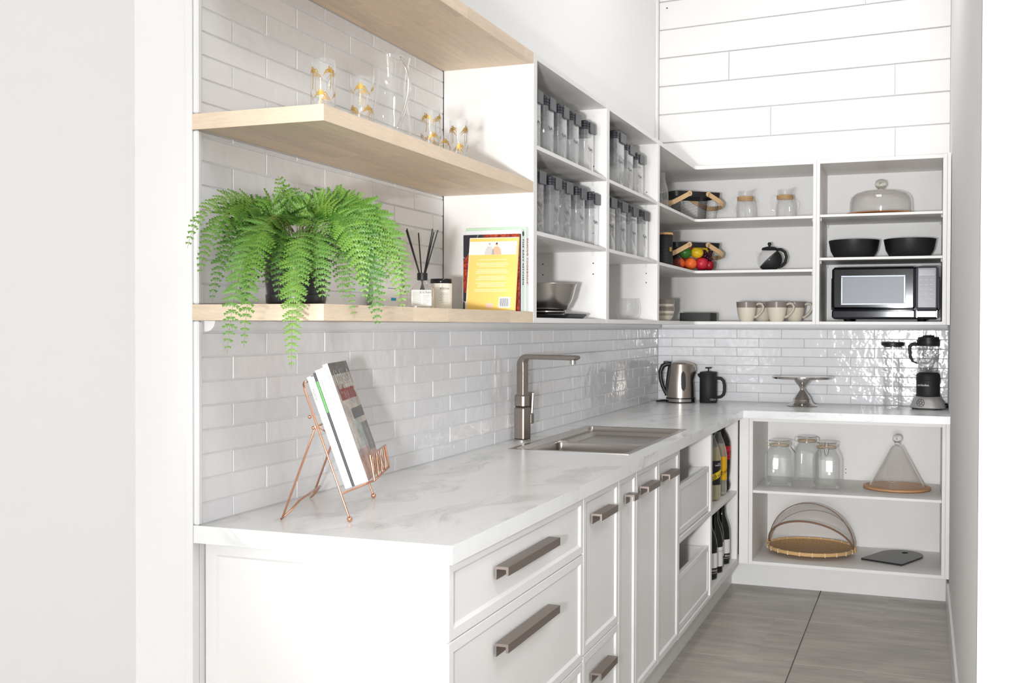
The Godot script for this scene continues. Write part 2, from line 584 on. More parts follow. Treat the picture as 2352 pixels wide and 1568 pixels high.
func make_room() -> void:
	var H := 3.6
	# long wall with tiles
	var g := Geo.new()
	g.slab(Vector3(-0.14, 0, -0.1), Vector3(0, H, ZN - 0.021))
	var wl := struct("wall_left", g, M.wall_grey, "white plastered wall behind the long worktop")
	g = Geo.new()
	g.slab(Vector3(0, TOP, 0), Vector3(0.0092, UB, ZN - 0.014))
	g.slab(Vector3(0, UB, 2.9218), Vector3(0.0092, UT - 0.03, ZN - 0.014))
	part(wl, "grout", g, M.grout)
	tile_rows(wl, "x", 0.943, 0.0501, TOP, UB - 0.022, TX, ZN - 0.014, 4.015, 3.8876, 0.2548, -1)
	tile_rows(wl, "x", 0.943, 0.0501, UB + 0.033, 1.7057, 2.9218, ZN - 0.014, 4.015, 3.8876, 0.2548, 8)
	tile_rows(wl, "x", 1.812 - 0.0483 * 2, 0.0483, 1.738, 2.088, 2.9218, ZN - 0.014, 3.8876, 4.015, 0.2548, 0)
	g = Geo.new()
	g.slab(Vector3(-0.144, 0, ZN - 0.02), Vector3(-0.0165, H, ZN + 0.0006))
	g.slab(Vector3(-0.016, 0, ZN - 0.02), Vector3(0.0, H, ZN + 0.003), 0.001)
	struct("trim_1", g, M.plaster, "white end cap of the tiled wall")
	g = Geo.new()
	g.slab(Vector3(0.0002, TOP + 0.0005, ZN - 0.014), Vector3(0.0135, 1.3182, ZN + 0.001), 0.003)
	g.slab(Vector3(0.0002, 1.3515, ZN - 0.014), Vector3(0.0135, 1.7055, ZN + 0.001), 0.003)
	g.slab(Vector3(0.0002, 1.7382, ZN - 0.014), Vector3(0.0135, 2.0878, ZN + 0.001), 0.003)
	g.slab(Vector3(0.0002, 2.1205, ZN - 0.014), Vector3(0.0135, H, ZN + 0.001), 0.003)
	struct("trim_2", g, M.trim, "white tile edging strip")
	# short wall: tiles below, wide painted boards above
	g = Geo.new()
	g.slab(Vector3(-0.14, 0, -0.14), Vector3(W + 0.2, H, 0))
	var wb := struct("wall_back", g, M.wall_grey, "wall at the end of the aisle with painted boards above")
	g = Geo.new()
	g.slab(Vector3(0.012, TOP, 0), Vector3(W, UB, 0.0092))
	part(wb, "grout", g, M.grout_grey)
	tile_rows(wb, "z", 0.952, 0.0487, TOP, UB - 0.022, TX, W, 0.091, 0.2095, 0.237, -1)
	var joints := {0: [1.25], 1: [0.62], 2: [1.247], 3: [0.396], 4: [], 5: [1.1], 6: [0.5], 7: []}
	for k in range(-1, 8):
		var xs := [0.012] + Array(joints.get(k + 1, [])) + [W - 0.001]
		for i in xs.size() - 1:
			var b := Geo.new()
			var xa: float = xs[i] + (0.0012 if i > 0 else 0.0)
			var xb: float = xs[i + 1] - (0.0012 if i < xs.size() - 2 else 0.0)
			var yl := func(x: float, kk: int): return lerpf(2.323 + 0.1555 * kk, 2.340 + 0.1635 * kk, (x - 0.01) / 1.5)
			var d := 0.014 + rng.randf_range(-0.0015, 0.0015)
			var e := 0.0025
			var o := [Vector3(xa, yl.call(xa, k) + e, 0), Vector3(xb, yl.call(xb, k) + e, 0), Vector3(xb, yl.call(xb, k + 1) - e, 0), Vector3(xa, yl.call(xa, k + 1) - e, 0)]
			var f := []
			for q in 4:
				f.append(o[q] + Vector3(0.0015 if q in [0, 3] else -0.0015, 0.003 if q < 2 else -0.003, d))
			var f2 := []
			for q in 4: f2.append(o[q] + Vector3(0, 0, d - 0.003))
			b.poly(f, Vector3(0, 0, 1), 0)
			for q in 4:
				var r := (q + 1) % 4
				var nn: Vector3 = [Vector3(0, -1, 0), Vector3(1, 0, 0), Vector3(0, 1, 0), Vector3(-1, 0, 0)][q]
				b.poly([f2[q], f2[r], f[r], f[q]], (nn + Vector3(0, 0, 1)).normalized(), 0)
				b.poly([o[q], o[r], f2[r], f2[q]], nn, 0)
			part(wb, "board", b, M.board)
	g = Geo.new()
	g.slab(Vector3(0.0, UT, 0.016), Vector3(0.012, H, 0.055), 0.002)
	struct("trim_3", g, M.trim, "white corner bead above the wall units")
	var nail := Geo.new()
	nail.xf = Transform3D(Basis(Vector3.RIGHT, PI / 2), Vector3(0.055, 3.065, 0.0148))
	nail.lathe([[0.004, 0], [0.004, 0.0012], [0, 0.0012]], 10)
	part(wb, "nail_head", nail, M.hole)
	# wall across the aisle, its end, and the room before the kitchen
	g = Geo.new()
	g.slab(Vector3(W, 0, 0), Vector3(W + 0.12, H, 3.30))
	struct("wall_right", g, M.plaster, "white plastered wall across the aisle")
	g = Geo.new()
	g.slab(Vector3(W + 0.0, 0, 3.29), Vector3(4.6, H, 3.312), 0.0)
	struct("wall_front", g, M.plaster, "white wall face at the end of the aisle wall")
	g = Geo.new()
	g.slab(Vector3(-3.6, 0, 3.5), Vector3(-0.1402, H, 3.6))
	struct("wall_hall", g, M.plaster, "white wall of the passage beside the kitchen")
	g = Geo.new()
	g.slab(Vector3(-3.7, 0, 2.55), Vector3(-3.6, H, 15.0))
	struct("wall_outer_hall", g, M.plaster)
	g = Geo.new()
	g.slab(Vector3(4.5, 0, 3.3), Vector3(4.6, H, 15.0))
	struct("wall_outer_room", g, M.plaster)
	g = Geo.new()   # the wall behind the camera, with an opening made up for the fill light
	g.slab(Vector3(-3.6, 0, 14.9), Vector3(0.85, H, 15.0))
	g.slab(Vector3(2.15, 0, 14.9), Vector3(4.5, H, 15.0))
	g.slab(Vector3(0.85, 1.8, 14.9), Vector3(2.15, H, 15.0))
	g.slab(Vector3(0.85, 0, 14.9), Vector3(2.15, 0.1, 15.0))
	struct("wall_rear", g, M.plaster)
	g = Geo.new()
	g.slab(Vector3(-3.7, H, -0.14), Vector3(4.6, H + 0.1, 15.0))
	struct("ceiling", g, M.plaster)
	# floor: a slab with grout and the tiles of the aisle set on it
	g = Geo.new()
	g.slab(Vector3(-3.7, -0.12, -0.14), Vector3(4.6, -0.006, 15.0))
	var fl := struct("floor", g, mat(rgb(132, 125, 116), 0.85), "grey-beige streaked stone floor tiles")
	var xj := [0.44, 0.928, W]
	var zj := [0.36, 1.0, 1.645, 2.29, 2.935, 3.58, 4.225]
	for i in 2:
		for j in 6:
			var b := Geo.new()
			b.slab(Vector3(xj[i] + 0.0022, -0.006, zj[j] + 0.0016), Vector3(xj[i + 1] - 0.0022, 0.0, zj[j + 1] - 0.0016), 0.001, 0)
			for q in b.t.size(): b.t[q] += Vector2(i * 0.37 + j * 0.83, j * 1.31 + i * 0.5)
			part(fl, "tile", b, M.floor)
	g = Geo.new()
	for b in [[-3.6, 4.5, 4.2266, 14.9], [-3.6, 0.4378, 0.0, 4.2234]]:
		g.slab(Vector3(b[0], -0.006, b[2]), Vector3(b[1], -0.0004, b[3]), 0.0, 0)
	part(fl, "far_tile", g, M.floor)
	# skirting boards and kickboards
	g = Geo.new()
	g.slab(Vector3(W - 0.010, 0, 0.3955), Vector3(W, 0.13, 3.30), 0.002)
	struct("baseboard_right", g, M.trim, "white skirting board across the aisle")
	g = Geo.new()
	g.slab(Vector3(0.470, 0.0, 0.395), Vector3(0.489, 0.149, ZN - 0.06))
	struct("baseboard_left", g, M.cabinet, "white kickboard under the long run")
	g = Geo.new()
	g.slab(Vector3(0.489, 0.0, 0.376), Vector3(W - 0.0102, 0.149, 0.395))
	struct("baseboard_back", g, M.cabinet, "white kickboard under the short run")
	# quarter-round mouldings below the wall units
	for k in 2:
		g = Geo.new()
		var o := PackedVector2Array([Vector2(0, 0), Vector2(0, -0.022)])
		for q in 9:
			var a := PI / 2 * q / 8.0
			o.append(Vector2(0.006 + 0.022 * sin(a), -0.022 * cos(a)))
		if k == 0:
			g.xf = Transform3D(Basis(Vector3(1, 0, 0), Vector3(0, 1, 0), Vector3(0, 0, 1)), Vector3(0.0096, UB - 0.0004, 0.04))
			g.prism(o, ZN - 0.062)
		else:
			g.xf = Transform3D(Basis(Vector3(0, 0, 1), Vector3(0, 1, 0), Vector3(1, 0, 0)), Vector3(0.04, UB - 0.0004, 0.0096))
			g.prism(o, W - 0.045)
		struct("trim_%d" % (4 + k), g, M.trim, "white quarter-round moulding under the wall units")

# ---------------------------------------------------------------- cabinets
# turns a front drawn in x, y facing +z so that it faces +x at the given place
func facing_x(at: Vector3) -> Transform3D:
	return Transform3D(Basis(Vector3.UP, PI / 2), at)

func pull_mesh(len: float) -> ArrayMesh:
	var g := Geo.new()   # a folded bar: back plate, top plate, front lip
	var o := PackedVector2Array([Vector2(0, 0), Vector2(0.003, 0), Vector2(0.003, 0.021), Vector2(0.005, 0.0225), Vector2(0.024, 0.0225), Vector2(0.0245, 0.021), Vector2(0.0245, 0.010), Vector2(0.030, 0.010), Vector2(0.030, 0.0285), Vector2(0, 0.0285)])
	g.xf = Transform3D(Basis.IDENTITY, Vector3(0, 0, -len / 2))
	g.prism(o, len)
	return g.mesh()

func add_front(t: Node3D, called: String, z0: float, z1: float, y0: float, y1: float, handle := [], border := 0.021) -> void:
	var g := Geo.new()
	var gap := 0.0014
	g.xf = facing_x(Vector3(0.535, (y0 + y1) / 2, (z0 + z1) / 2))
	g.front(z1 - z0 - gap * 2, y1 - y0 - gap * 2, 0.018, border, 0.0055)
	var f := part(t, called, g, M.cabinet)
	if handle.size():
		var h := part(f, "handle", pull_mesh(handle[1] - handle[0]), M.pull, Vector3(0.5531, handle[2] - 0.0285, (handle[0] + handle[1]) / 2))
		h.set_meta("label", "brushed bronze-grey bar handle")

func add_carcass(t: Node3D, z0: float, z1: float, high := 0.8635, low := 0.149) -> void:
	var g := Geo.new()
	var k := 0.016
	g.slab(Vector3(0.02, low, z0 + 0.0006), Vector3(0.532, high, z0 + k))
	g.slab(Vector3(0.02, low, z1 - k), Vector3(0.532, high, z1 - 0.0006))
	g.slab(Vector3(0.02, low, z0 + k), Vector3(0.532, low + k, z1 - k))
	g.slab(Vector3(0.02, low + k, z0 + k), Vector3(0.028, high, z1 - k))
	part(t, "carcass", g, M.carcass)

func make_base_run() -> void:
	var t := thing("drawer_cabinet", "wide white three-drawer base cabinet at the open end of the worktop", "cabinet")
	add_carcass(t, 3.2155, 4.0755)
	var e := Geo.new()
	e.xf = Transform3D(Basis.IDENTITY, Vector3(0.2755, 0.4320, 4.0765))
	e.front(0.547, 0.860, 0.022, 0.027, 0.004)
	part(t, "end_panel", e, M.cabinet)
	add_front(t, "drawer_front", 3.2165, 4.096, 0.7045, 0.860, [3.505, 3.855, 0.803])
	add_front(t, "drawer_front", 3.2165, 4.096, 0.4185, 0.7045, [3.505, 3.855, 0.640])
	add_front(t, "drawer_front", 3.2165, 4.096, 0.152, 0.4185, [3.505, 3.855, 0.360])
	t = thing("drawer_cabinet", "narrower white base cabinet with a tall top drawer beside the wide drawers", "cabinet")
	add_carcass(t, 2.8565, 3.2155)
	add_front(t, "drawer_front", 2.8565, 3.2155, 0.4305, 0.860, [2.972, 3.142, 0.800])
	add_front(t, "drawer_front", 2.8565, 3.2155, 0.152, 0.4305, [2.972, 3.142, 0.366])
	t = thing("base_cabinet", "very narrow white pull-out base cabinet with a tiny handle", "cabinet")
	add_carcass(t, 2.6455, 2.8565)
	add_front(t, "door", 2.6455, 2.8565, 0.152, 0.860, [2.735, 2.785, 0.800])
	t = thing("base_cabinet", "white single-door base cabinet next to the narrow pull-out, below the sink", "cabinet")
	add_carcass(t, 2.3375, 2.6455)
	add_front(t, "door", 2.3375, 2.6455, 0.152, 0.860, [2.440, 2.600, 0.800])
	t = thing("base_cabinet", "white single-door base cabinet beside the open drawers", "cabinet")
	add_carcass(t, 2.003, 2.3375)
	add_front(t, "door", 2.003, 2.3375, 0.152, 0.860, [2.128, 2.290, 0.800])
	# two low-fronted drawers in an open cabinet
	t = thing("open_drawer_cabinet", "white open base cabinet with two low-fronted drawers", "cabinet")
	var g := Geo.new()
	g.slab(Vector3(0.02, 0.149, 1.9862), Vector3(0.5525, 0.8635, 2.0024), 0.0006)
	g.slab(Vector3(0.02, 0.149, 1.3342), Vector3(0.5525, 0.8635, 1.3518), 0.0006)
	g.slab(Vector3(0.02, 0.149, 1.3518), Vector3(0.5525, 0.165, 1.9862), 0.0006)
	g.slab(Vector3(0.02, 0.503, 1.3518), Vector3(0.5525, 0.524, 1.9862), 0.0006)
	g.slab(Vector3(0.02, 0.165, 1.3518), Vector3(0.028, 0.8635, 1.9862))
	part(t, "carcass", g, M.carcass)
	for d in [[0.528, 0.715], [0.169, 0.378]]:
		var f := Geo.new()
		f.xf = facing_x(Vector3(0.528, (d[0] + d[1]) / 2, 1.669))
		f.front(0.628, d[1] - d[0], 0.018, 0.02, 0.004)
		var dr := part(t, "drawer_front", f, M.cabinet)
		var bx := Geo.new()
		bx.slab(Vector3(0.06, d[0] + 0.012, 1.358), Vector3(0.527, d[1] - 0.004, 1.372))
		bx.slab(Vector3(0.06, d[0] + 0.012, 1.966), Vector3(0.527, d[1] - 0.004, 1.980))
		bx.slab(Vector3(0.06, d[0] + 0.012, 1.372), Vector3(0.074, d[1] + 0.01, 1.966))
		bx.slab(Vector3(0.074, d[0] + 0.012, 1.372), Vector3(0.527, d[0] + 0.022, 1.966))
		part(dr, "drawer_box", bx, M.carcass)
	# open bottle cabinet in the corner
	t = thing("bottle_cabinet", "white open corner base cabinet with one shelf for bottles", "cabinet")
	g = Geo.new()
	g.slab(Vector3(0.02, 0.149, 1.3160), Vector3(0.5525, 0.8635, 1.3336), 0.0006)
	g.slab(Vector3(0.02, 0.149, 0.614), Vector3(0.5525, 0.8635, 0.645), 0.0006)
	g.slab(Vector3(0.02, 0.149, 0.645), Vector3(0.5525, 0.180, 1.316), 0.0006)
	g.slab(Vector3(0.02, 0.165, 0.645), Vector3(0.03, 0.8635, 1.316))
	part(t, "carcass", g, M.carcass)
	g = Geo.new()
	g.slab(Vector3(0.031, 0.4965, 0.6455), Vector3(0.551, 0.512, 1.3155), 0.0008)
	part(t, "shelf", g, M.carcass)
	# open cabinet of the short run
	t = thing("open_base_cabinet", "white open base cabinet with one shelf under the short worktop", "cabinet")
	g = Geo.new()
	g.slab(Vector3(0.555, 0.1495, 0.582), Vector3(0.601, 0.8635, 0.598), 0.0006)
	g.slab(Vector3(0.602, 0.1495, 0.03), Vector3(0.620, 0.8635, 0.5985), 0.0006)
	g.slab(Vector3(1.479, 0.1495, 0.03), Vector3(1.4945, 0.8635, 0.5985), 0.0006)
	g.slab(Vector3(1.495, 0.1495, 0.582), Vector3(W - 0.0006, 0.8635, 0.598), 0.0006)
	g.slab(Vector3(0.620, 0.1495, 0.03), Vector3(1.479, 0.165, 0.5985), 0.0006)
	g.slab(Vector3(0.620, 0.8475, 0.03), Vector3(1.479, 0.8635, 0.5985), 0.0006)
	g.slab(Vector3(0.620, 0.165, 0.03), Vector3(1.479, 0.8475, 0.038))
	part(t, "carcass", g, M.carcass)
	g = Geo.new()
	g.slab(Vector3(0.6206, 0.4985, 0.0382), Vector3(1.4784, 0.5110, 0.597), 0.0008, 0)
	part(t, "shelf", g, M.carcass)
	pins(t, [Vector3(1.02, 0.545, 0.0382), Vector3(1.02, 0.565, 0.0382)], "z")

func make_worktop() -> void:
	var t := thing("worktop", "white stone-look laminate worktop with grey veins, turning the corner", "worktop")
	var g := Geo.new()
	var b := 0.0024   # thickness of the edging, behind a hairline seam
	var s := 0.0007
	var y0 := TOP - CT
	var x1 := CD - b - s
	var zn := ZN - b - s
	for r in [[0.0005, x1, 2.603, zn], [0.0005, 0.106, 1.692, 2.603], [0.518, x1, 1.692, 2.603], [0.0005, x1, 0.0005, 1.692]]:
		g.slab(Vector3(r[0], y0, r[2]), Vector3(r[1], TOP, r[3]))
	g.slab(Vector3(x1, y0, 0.0005), Vector3(W - 0.0008, TOP, ZI - b - s), 0.0, 0)
	part(t, "slab", g, M.stone)
	g = Geo.new()
	g.slab(Vector3(0.0005, y0, ZN - b), Vector3(CD - b, TOP, ZN), 0.0002, 0)
	for i in g.t.size(): g.t[i] += Vector2(1.9, 0.33)
	part(t, "edge_band", g, M.stone)
	g = Geo.new()
	g.slab(Vector3(CD - b + 0.0002, y0, ZI), Vector3(CD, TOP, ZN), 0.0002, 2)
	for i in g.t.size(): g.t[i] += Vector2(0.3, 0.61)
	part(t, "edge_band", g, M.stone)
	g = Geo.new()
	g.slab(Vector3(CD - b, y0, ZI - b), Vector3(W - 0.0008, TOP, ZI), 0.0002, 0)
	for i in g.t.size(): g.t[i] += Vector2(0.9, 0.21)
	part(t, "edge_band", g, M.stone)

func make_sink_and_tap() -> void:
	var t := thing("kitchen_sink", "inset brushed steel sink with a deep bowl and a drainer", "sink", Vector3(0.312, TOP, 2.1475))
	var g := Geo.new()
	var lift := func(ring: PackedVector3Array, dx: float, dz: float) -> PackedVector3Array:
		var o := PackedVector3Array()
		for p in ring: o.append(p + Vector3(dx, 0, dz))
		return o
	# rim, then the shallow drainer floor, both around the bowl
	var rim_o := Geo.rrect(0.416, 0.915, 0.004, 0.0012, 4)
	var rim_i := Geo.rrect(0.378, 0.878, 0.016, 0.0012, 4)
	var rim_b := Geo.rrect(0.416, 0.915, 0.004, -0.001, 4)
	var rim_d := Geo.rrect(0.372, 0.872, 0.014, -0.012, 4)
	g.skin([rim_b, rim_o, rim_i, Geo.rrect(0.374, 0.874, 0.015, -0.003, 4), rim_d, Geo.rrect(0.366, 0.866, 0.012, -0.016, 4)])
	part(t, "rim", g, M.steel)
	# drainer: far part, floor at -0.016 stepping to -0.024
	g = Geo.new()
	g.slab(Vector3(-0.183, -0.018, -0.433), Vector3(0.183, -0.016, -0.405))
	g.slab(Vector3(-0.183, -0.018, -0.405), Vector3(-0.150, -0.016, -0.004))
	g.slab(Vector3(0.150, -0.018, -0.405), Vector3(0.183, -0.016, -0.004))
	g.slab(Vector3(-0.150, -0.030, -0.405), Vector3(0.150, -0.028, -0.03))
	g.poly([Vector3(-0.15, -0.016, -0.405), Vector3(0.15, -0.016, -0.405), Vector3(0.15, -0.028, -0.397), Vector3(-0.15, -0.028, -0.397)], Vector3(0, 0.4, 1).normalized())
	g.poly([Vector3(-0.15, -0.016, -0.405), Vector3(-0.15, -0.016, -0.03), Vector3(-0.142, -0.028, -0.03), Vector3(-0.142, -0.028, -0.405)], Vector3(1, 0.6, 0).normalized())
	g.poly([Vector3(0.15, -0.016, -0.405), Vector3(0.15, -0.016, -0.03), Vector3(0.142, -0.028, -0.03), Vector3(0.142, -0.028, -0.405)], Vector3(-1, 0.6, 0).normalized())
	g.slab(Vector3(-0.150, -0.030, -0.03), Vector3(0.150, -0.0275, -0.004), 0.0006)
	part(t, "drainer", g, M.steel)
	g = Geo.new()
	var bowl := []
	for q in [[0.366, 0.436, 0.012, -0.016], [0.362, 0.432, 0.016, -0.022], [0.356, 0.426, 0.02, -0.17], [0.34, 0.41, 0.03, -0.186], [0.08, 0.08, 0.035, -0.19]]:
		bowl.append(lift.call(Geo.rrect(q[0], q[1], q[2], q[3], 5), 0.0, 0.215))
	bowl.reverse()
	g.skin(bowl)
	g.slab(Vector3(-0.183, -0.0275, -0.006), Vector3(0.183, -0.016, -0.001))
	part(t, "bowl", g, M.steel)
	g = Geo.new()
	g.slab(Vector3(-0.1805, -0.075, 0.22), Vector3(-0.1785, -0.045, 0.28))
	part(t, "overflow", g, M.chrome)
	# square-necked mixer tap
	t = thing("mixer_tap", "tall square-necked brushed nickel mixer tap behind the sink", "tap", Vector3(0.058, TOP, 2.335), -0.36)
	g = Geo.new()
	g.lathe([[0.0, 0.0005], [0.031, 0.0005], [0.031, 0.004], [0.029, 0.006], [0.0, 0.006]], 32)
	part(t, "base_ring", g, M.chrome)
	g = Geo.new()
	g.box(Vector3(0, 0.062, 0), Vector3(0.046, 0.114, 0.044), 0.004)
	g.box(Vector3(-0.002, 0.142, 0), Vector3(0.046, 0.046, 0.040), 0.006)
	part(t, "body", g, M.nickel)
	g = Geo.new()   # riser, bend and spout swept with a rounded-square section
	var pth := [Vector2(0, 0.15), Vector2(0, 0.27)]
	for k in 8:
		var a := PI / 2 * k / 7.0
		pth.append(Vector2(0.028 - 0.028 * cos(a), 0.272 + 0.028 * sin(a)))
	pth.append_array([Vector2(0.20, 0.300), Vector2(0.238, 0.300), Vector2(0.248, 0.302)])
	var rings := []
	for i in pth.size():
		var d: Vector2 = (pth[mini(i + 1, pth.size() - 1)] - pth[maxi(i - 1, 0)]).normalized()
		var nn := Vector2(-d.y, d.x)
		var u := clampf((i - 2) / 7.0, 0.0, 1.0)
		var hw := lerpf(0.0165, 0.0085, u)
		if i == pth.size() - 1: hw = 0.005
		var ring := PackedVector3Array()
		for p in Geo.rrect(hw * 2, 0.030, 0.004, 0.0, 3):
			ring.append(Vector3(pth[i].x + nn.x * p.x, pth[i].y + nn.y * p.x, p.z))
		rings.append(ring)
	g.skin(rings, true, 60.0)
	g.cap(rings[-1], Vector3(1, 0, 0))
	part(t, "spout", g, M.nickel)
	g = Geo.new()
	g.lathe([[0.0, 0.278], [0.011, 0.278], [0.011, 0.293], [0.0, 0.293]], 20, 0.228, 0.0)
	part(t, "aerator", g, M.chrome)
	g = Geo.new()
	g.box(Vector3(0.004, 0.078, -0.034), Vector3(0.030, 0.038, 0.024), 0.004)
	g.xf = Transform3D(Basis(Vector3.RIGHT, -0.08), Vector3(0.002, 0.125, -0.042))
	g.box(Vector3.ZERO, Vector3(0.026, 0.095, 0.010), 0.0035)
	part(t, "lever", g, M.nickel)

# ---------------------------------------------------------------- wall units and oak shelves
func pins(t: Node3D, spots: Array, axis: String) -> void:
	for s in spots:
		var g := Geo.new()
		if axis == "z": g.xf = Transform3D(Basis(Vector3.RIGHT, PI / 2), s)
		else: g.xf = Transform3D(Basis(Vector3.BACK, -PI / 2), s)
		g.lathe([[0.0026, 0], [0.0026, 0.0005], [0, 0.0005]], 8)
		part(t, "pin_hole", g, M.hole)

func make_wall_units() -> void:
	var k := 0.0155
	for u in [[2.1015, 2.9215, 0.031, "white open wall unit holding a steel bowl on scales below clear containers"], [1.2790, 2.1010, 0.018, "white open wall unit holding a stemless glass below clear containers"]]:
		var t := thing("wall_unit", u[3], "wall unit")
		var g := Geo.new()
		var z0: float = u[0] + 0.0004
		var z1: float = u[1] - 0.0004
		var s1: float = u[2]
		g.slab(Vector3(TX + 0.001, UB, z1 - s1), Vector3(UD, UT, z1), 0.0008)
		g.slab(Vector3(0.0005, UB, z0), Vector3(UD, UT, z0 + 0.018), 0.0008)
		g.slab(Vector3(0.0005, UB, z0 + 0.018), Vector3(UD - 0.0006, UB + k, z1 - s1), 0.0006)
		g.slab(Vector3(0.0005, UT - 0.018, z0 + 0.018), Vector3(UD - 0.0006, UT - 0.0006, z1 - s1), 0.0006)
		g.slab(Vector3(0.0005, UB + k, z0 + 0.018), Vector3(0.007, UT - 0.018, z1 - s1))
		part(t, "carcass", g, M.carcass)
		for y in [1.8515, 1.5945]:
			var s := Geo.new()
			s.slab(Vector3(0.0075, y - 0.0125, z0 + 0.0185), Vector3(UD - 0.001, y, z1 - s1 - 0.0005), 0.0008)
			part(t, "shelf", s, M.carcass)
		var h := []
		for y in [1.895, 1.80, 1.65, 1.61, 1.54, 1.50]: h.append(Vector3(UD - 0.05, y, z0 + 0.0182))
		for y in [1.54, 1.50]: h.append(Vector3(0.06, y, z0 + 0.0182))
		pins(t, h, "z")
		for y in [1.8515, 1.5945]:
			var b := Geo.new()
			b.box(Vector3(UD - 0.05, y - 0.020, z0 + 0.022), Vector3(0.008, 0.014, 0.006), 0.002)
			part(t, "shelf_support", b, M.white)
	# corner unit with curved L-shaped boards
	var t := thing("corner_wall_unit", "white corner wall unit with L-shaped shelves holding baskets, jugs and mugs", "wall unit")
	var o := PackedVector2Array([Vector2(0.008, 1.260), Vector2(UD - 0.001, 1.260)])
	for q in 7:
		var a := PI / 2 * q / 6.0
		o.append(Vector2(UD + 0.025 - 0.001 - 0.025 * cos(a), ZU + 0.025 - 0.001 - 0.025 * sin(a)))
	o.append_array([Vector2(0.8836, ZU - 0.001), Vector2(0.8836, 0.008), Vector2(0.008, 0.008)])
	var up := Basis(Vector3(1, 0, 0), Vector3(0, 0, 1), Vector3(0, 1, 0))
	var g := Geo.new()
	g.slab(Vector3(0.0005, UB, 1.2606), Vector3(UD, UT, 1.2784), 0.0008)
	g.slab(Vector3(0.8838, UB, 0.0005), Vector3(0.8996, UT, ZU), 0.0008)
	g.slab(Vector3(0.0005, UB, 0.0005), Vector3(0.0072, UT - 0.001, 1.2606))
	g.slab(Vector3(0.0072, UB, 0.0005), Vector3(0.8838, UT - 0.001, 0.0072))
	g.xf = Transform3D(up, Vector3(0, UB, 0)); g.prism(o, k)
	g.xf = Transform3D(up, Vector3(0, UT - 0.018, 0)); g.prism(o, 0.0175)
	part(t, "carcass", g, M.carcass)
	for y in [1.8525, 1.5915]:
		var s := Geo.new()
		s.xf = Transform3D(up, Vector3(0, y - 0.013, 0))
		s.prism(o, 0.013)
		part(t, "shelf", s, M.carcass)
	for y in [1.8525, 1.5915]:
		var b := Geo.new()
		b.box(Vector3(0.880, y - 0.021, ZU - 0.03), Vector3(0.007, 0.016, 0.010), 0.002)
		part(t, "shelf_support", b, M.white)
	# end unit over the short run
	t = thing("end_wall_unit", "white open wall unit holding the microwave, black bowls and a cake dome", "wall unit")
	g = Geo.new()
	g.slab(Vector3(0.9002, UB, 0.0005), Vector3(0.9162, UT, ZU), 0.0008)
	g.slab(Vector3(1.4755, UB, 0.0005), Vector3(1.4935, UT, ZU), 0.0008)
	g.slab(Vector3(1.4943, UB, 0.0005), Vector3(1.5105, UT + 0.004, ZU + 0.003), 0.0008)
	g.slab(Vector3(0.9162, UB, 0.0005), Vector3(1.4755, UB + k, ZU - 0.0006), 0.0006, 0)
	g.slab(Vector3(0.9162, UT - 0.018, 0.0005), Vector3(1.4755, UT - 0.0006, ZU - 0.0006), 0.0006, 0)
	g.slab(Vector3(0.9162, UB + k, 0.0005), Vector3(1.4755, UT - 0.018, 0.0075))
	part(t, "carcass", g, M.carcass)
	for y in [1.8555, 1.6455]:
		var s := Geo.new()
		s.slab(Vector3(0.9167, y - 0.0125, 0.008), Vector3(1.4750, y, ZU - 0.001), 0.0008, 0)
		part(t, "shelf", s, M.carcass)
	for y in [1.8555, 1.6455]:
		for q in [[0.920, ZU - 0.03], [1.4715, ZU - 0.03], [0.920, 0.05], [1.4715, 0.05]]:
			var b := Geo.new()
			b.box(Vector3(q[0], y - 0.021, q[1]), Vector3(0.007, 0.016, 0.010), 0.002)
			part(t, "shelf_support", b, M.white)

func make_oak_shelves() -> void:
	for r in [[2.0880, UT - 0.0015, "thick pale oak shelf above the glassware"], [1.7057, 1.7379, "thick pale oak shelf holding palm-print glasses and a glass jug"], [1.3187, 1.3513, "thick pale oak shelf holding the fern, reed diffuser and cookbooks"]]:
		var g := Geo.new()
		g.slab(Vector3(0.0130, r[0], 2.9222), Vector3(UD, r[1], 4.1368), 0.0006)
		g.slab(Vector3(-0.002, r[0], 4.1366), Vector3(UD, r[1], 4.1375), 0.0003, 0)
		var off := Vector2(rng.randf() * 3.0, rng.randf() * 2.0)
		for i in g.t.size(): g.t[i] += off
		single("oak_shelf", r[2], "shelf", g, M.oak)

# ---------------------------------------------------------------- lettering
func text_mesh(s: String, size: float, font := "Droid Sans", bold := false, italic := false) -> Array:
	var f := SystemFont.new()
	f.font_names = PackedStringArray([font])
	f.font_weight = 700 if bold else 400
	f.font_italic = italic
	var tm := TextMesh.new()
	tm.text = s
	tm.font = f
	tm.font_size = 64
	tm.pixel_size = size / 64.0
	tm.depth = 0.0
	tm.curve_step = 3.0
	return tm.get_mesh_arrays()

# flat lettering laid on a face: o is the middle, u runs along the words, w is up
func flat_text(parent: Node, called: String, s: String, size: float, m: Material, o: Vector3, u: Vector3, w: Vector3, font := "Droid Sans", bold := false, stretch := 1.0, italic := false) -> void:
	var a := text_mesh(s, size, font, bold, italic)
	var vs: PackedVector3Array = a[Mesh.ARRAY_VERTEX]
	var ix: PackedInt32Array = a[Mesh.ARRAY_INDEX]
	var nn := u.cross(w).normalized()
	var g := Geo.new()
	for i in range(0, ix.size(), 3):
		var p := []
		for k in 3:
			var q := vs[ix[i + k]]
			p.append(o + u * q.x * stretch + w * q.y + nn * 0.0003)
		g.tri(p[0], p[1], p[2], nn, nn, nn)
	part(parent, called, g, m)

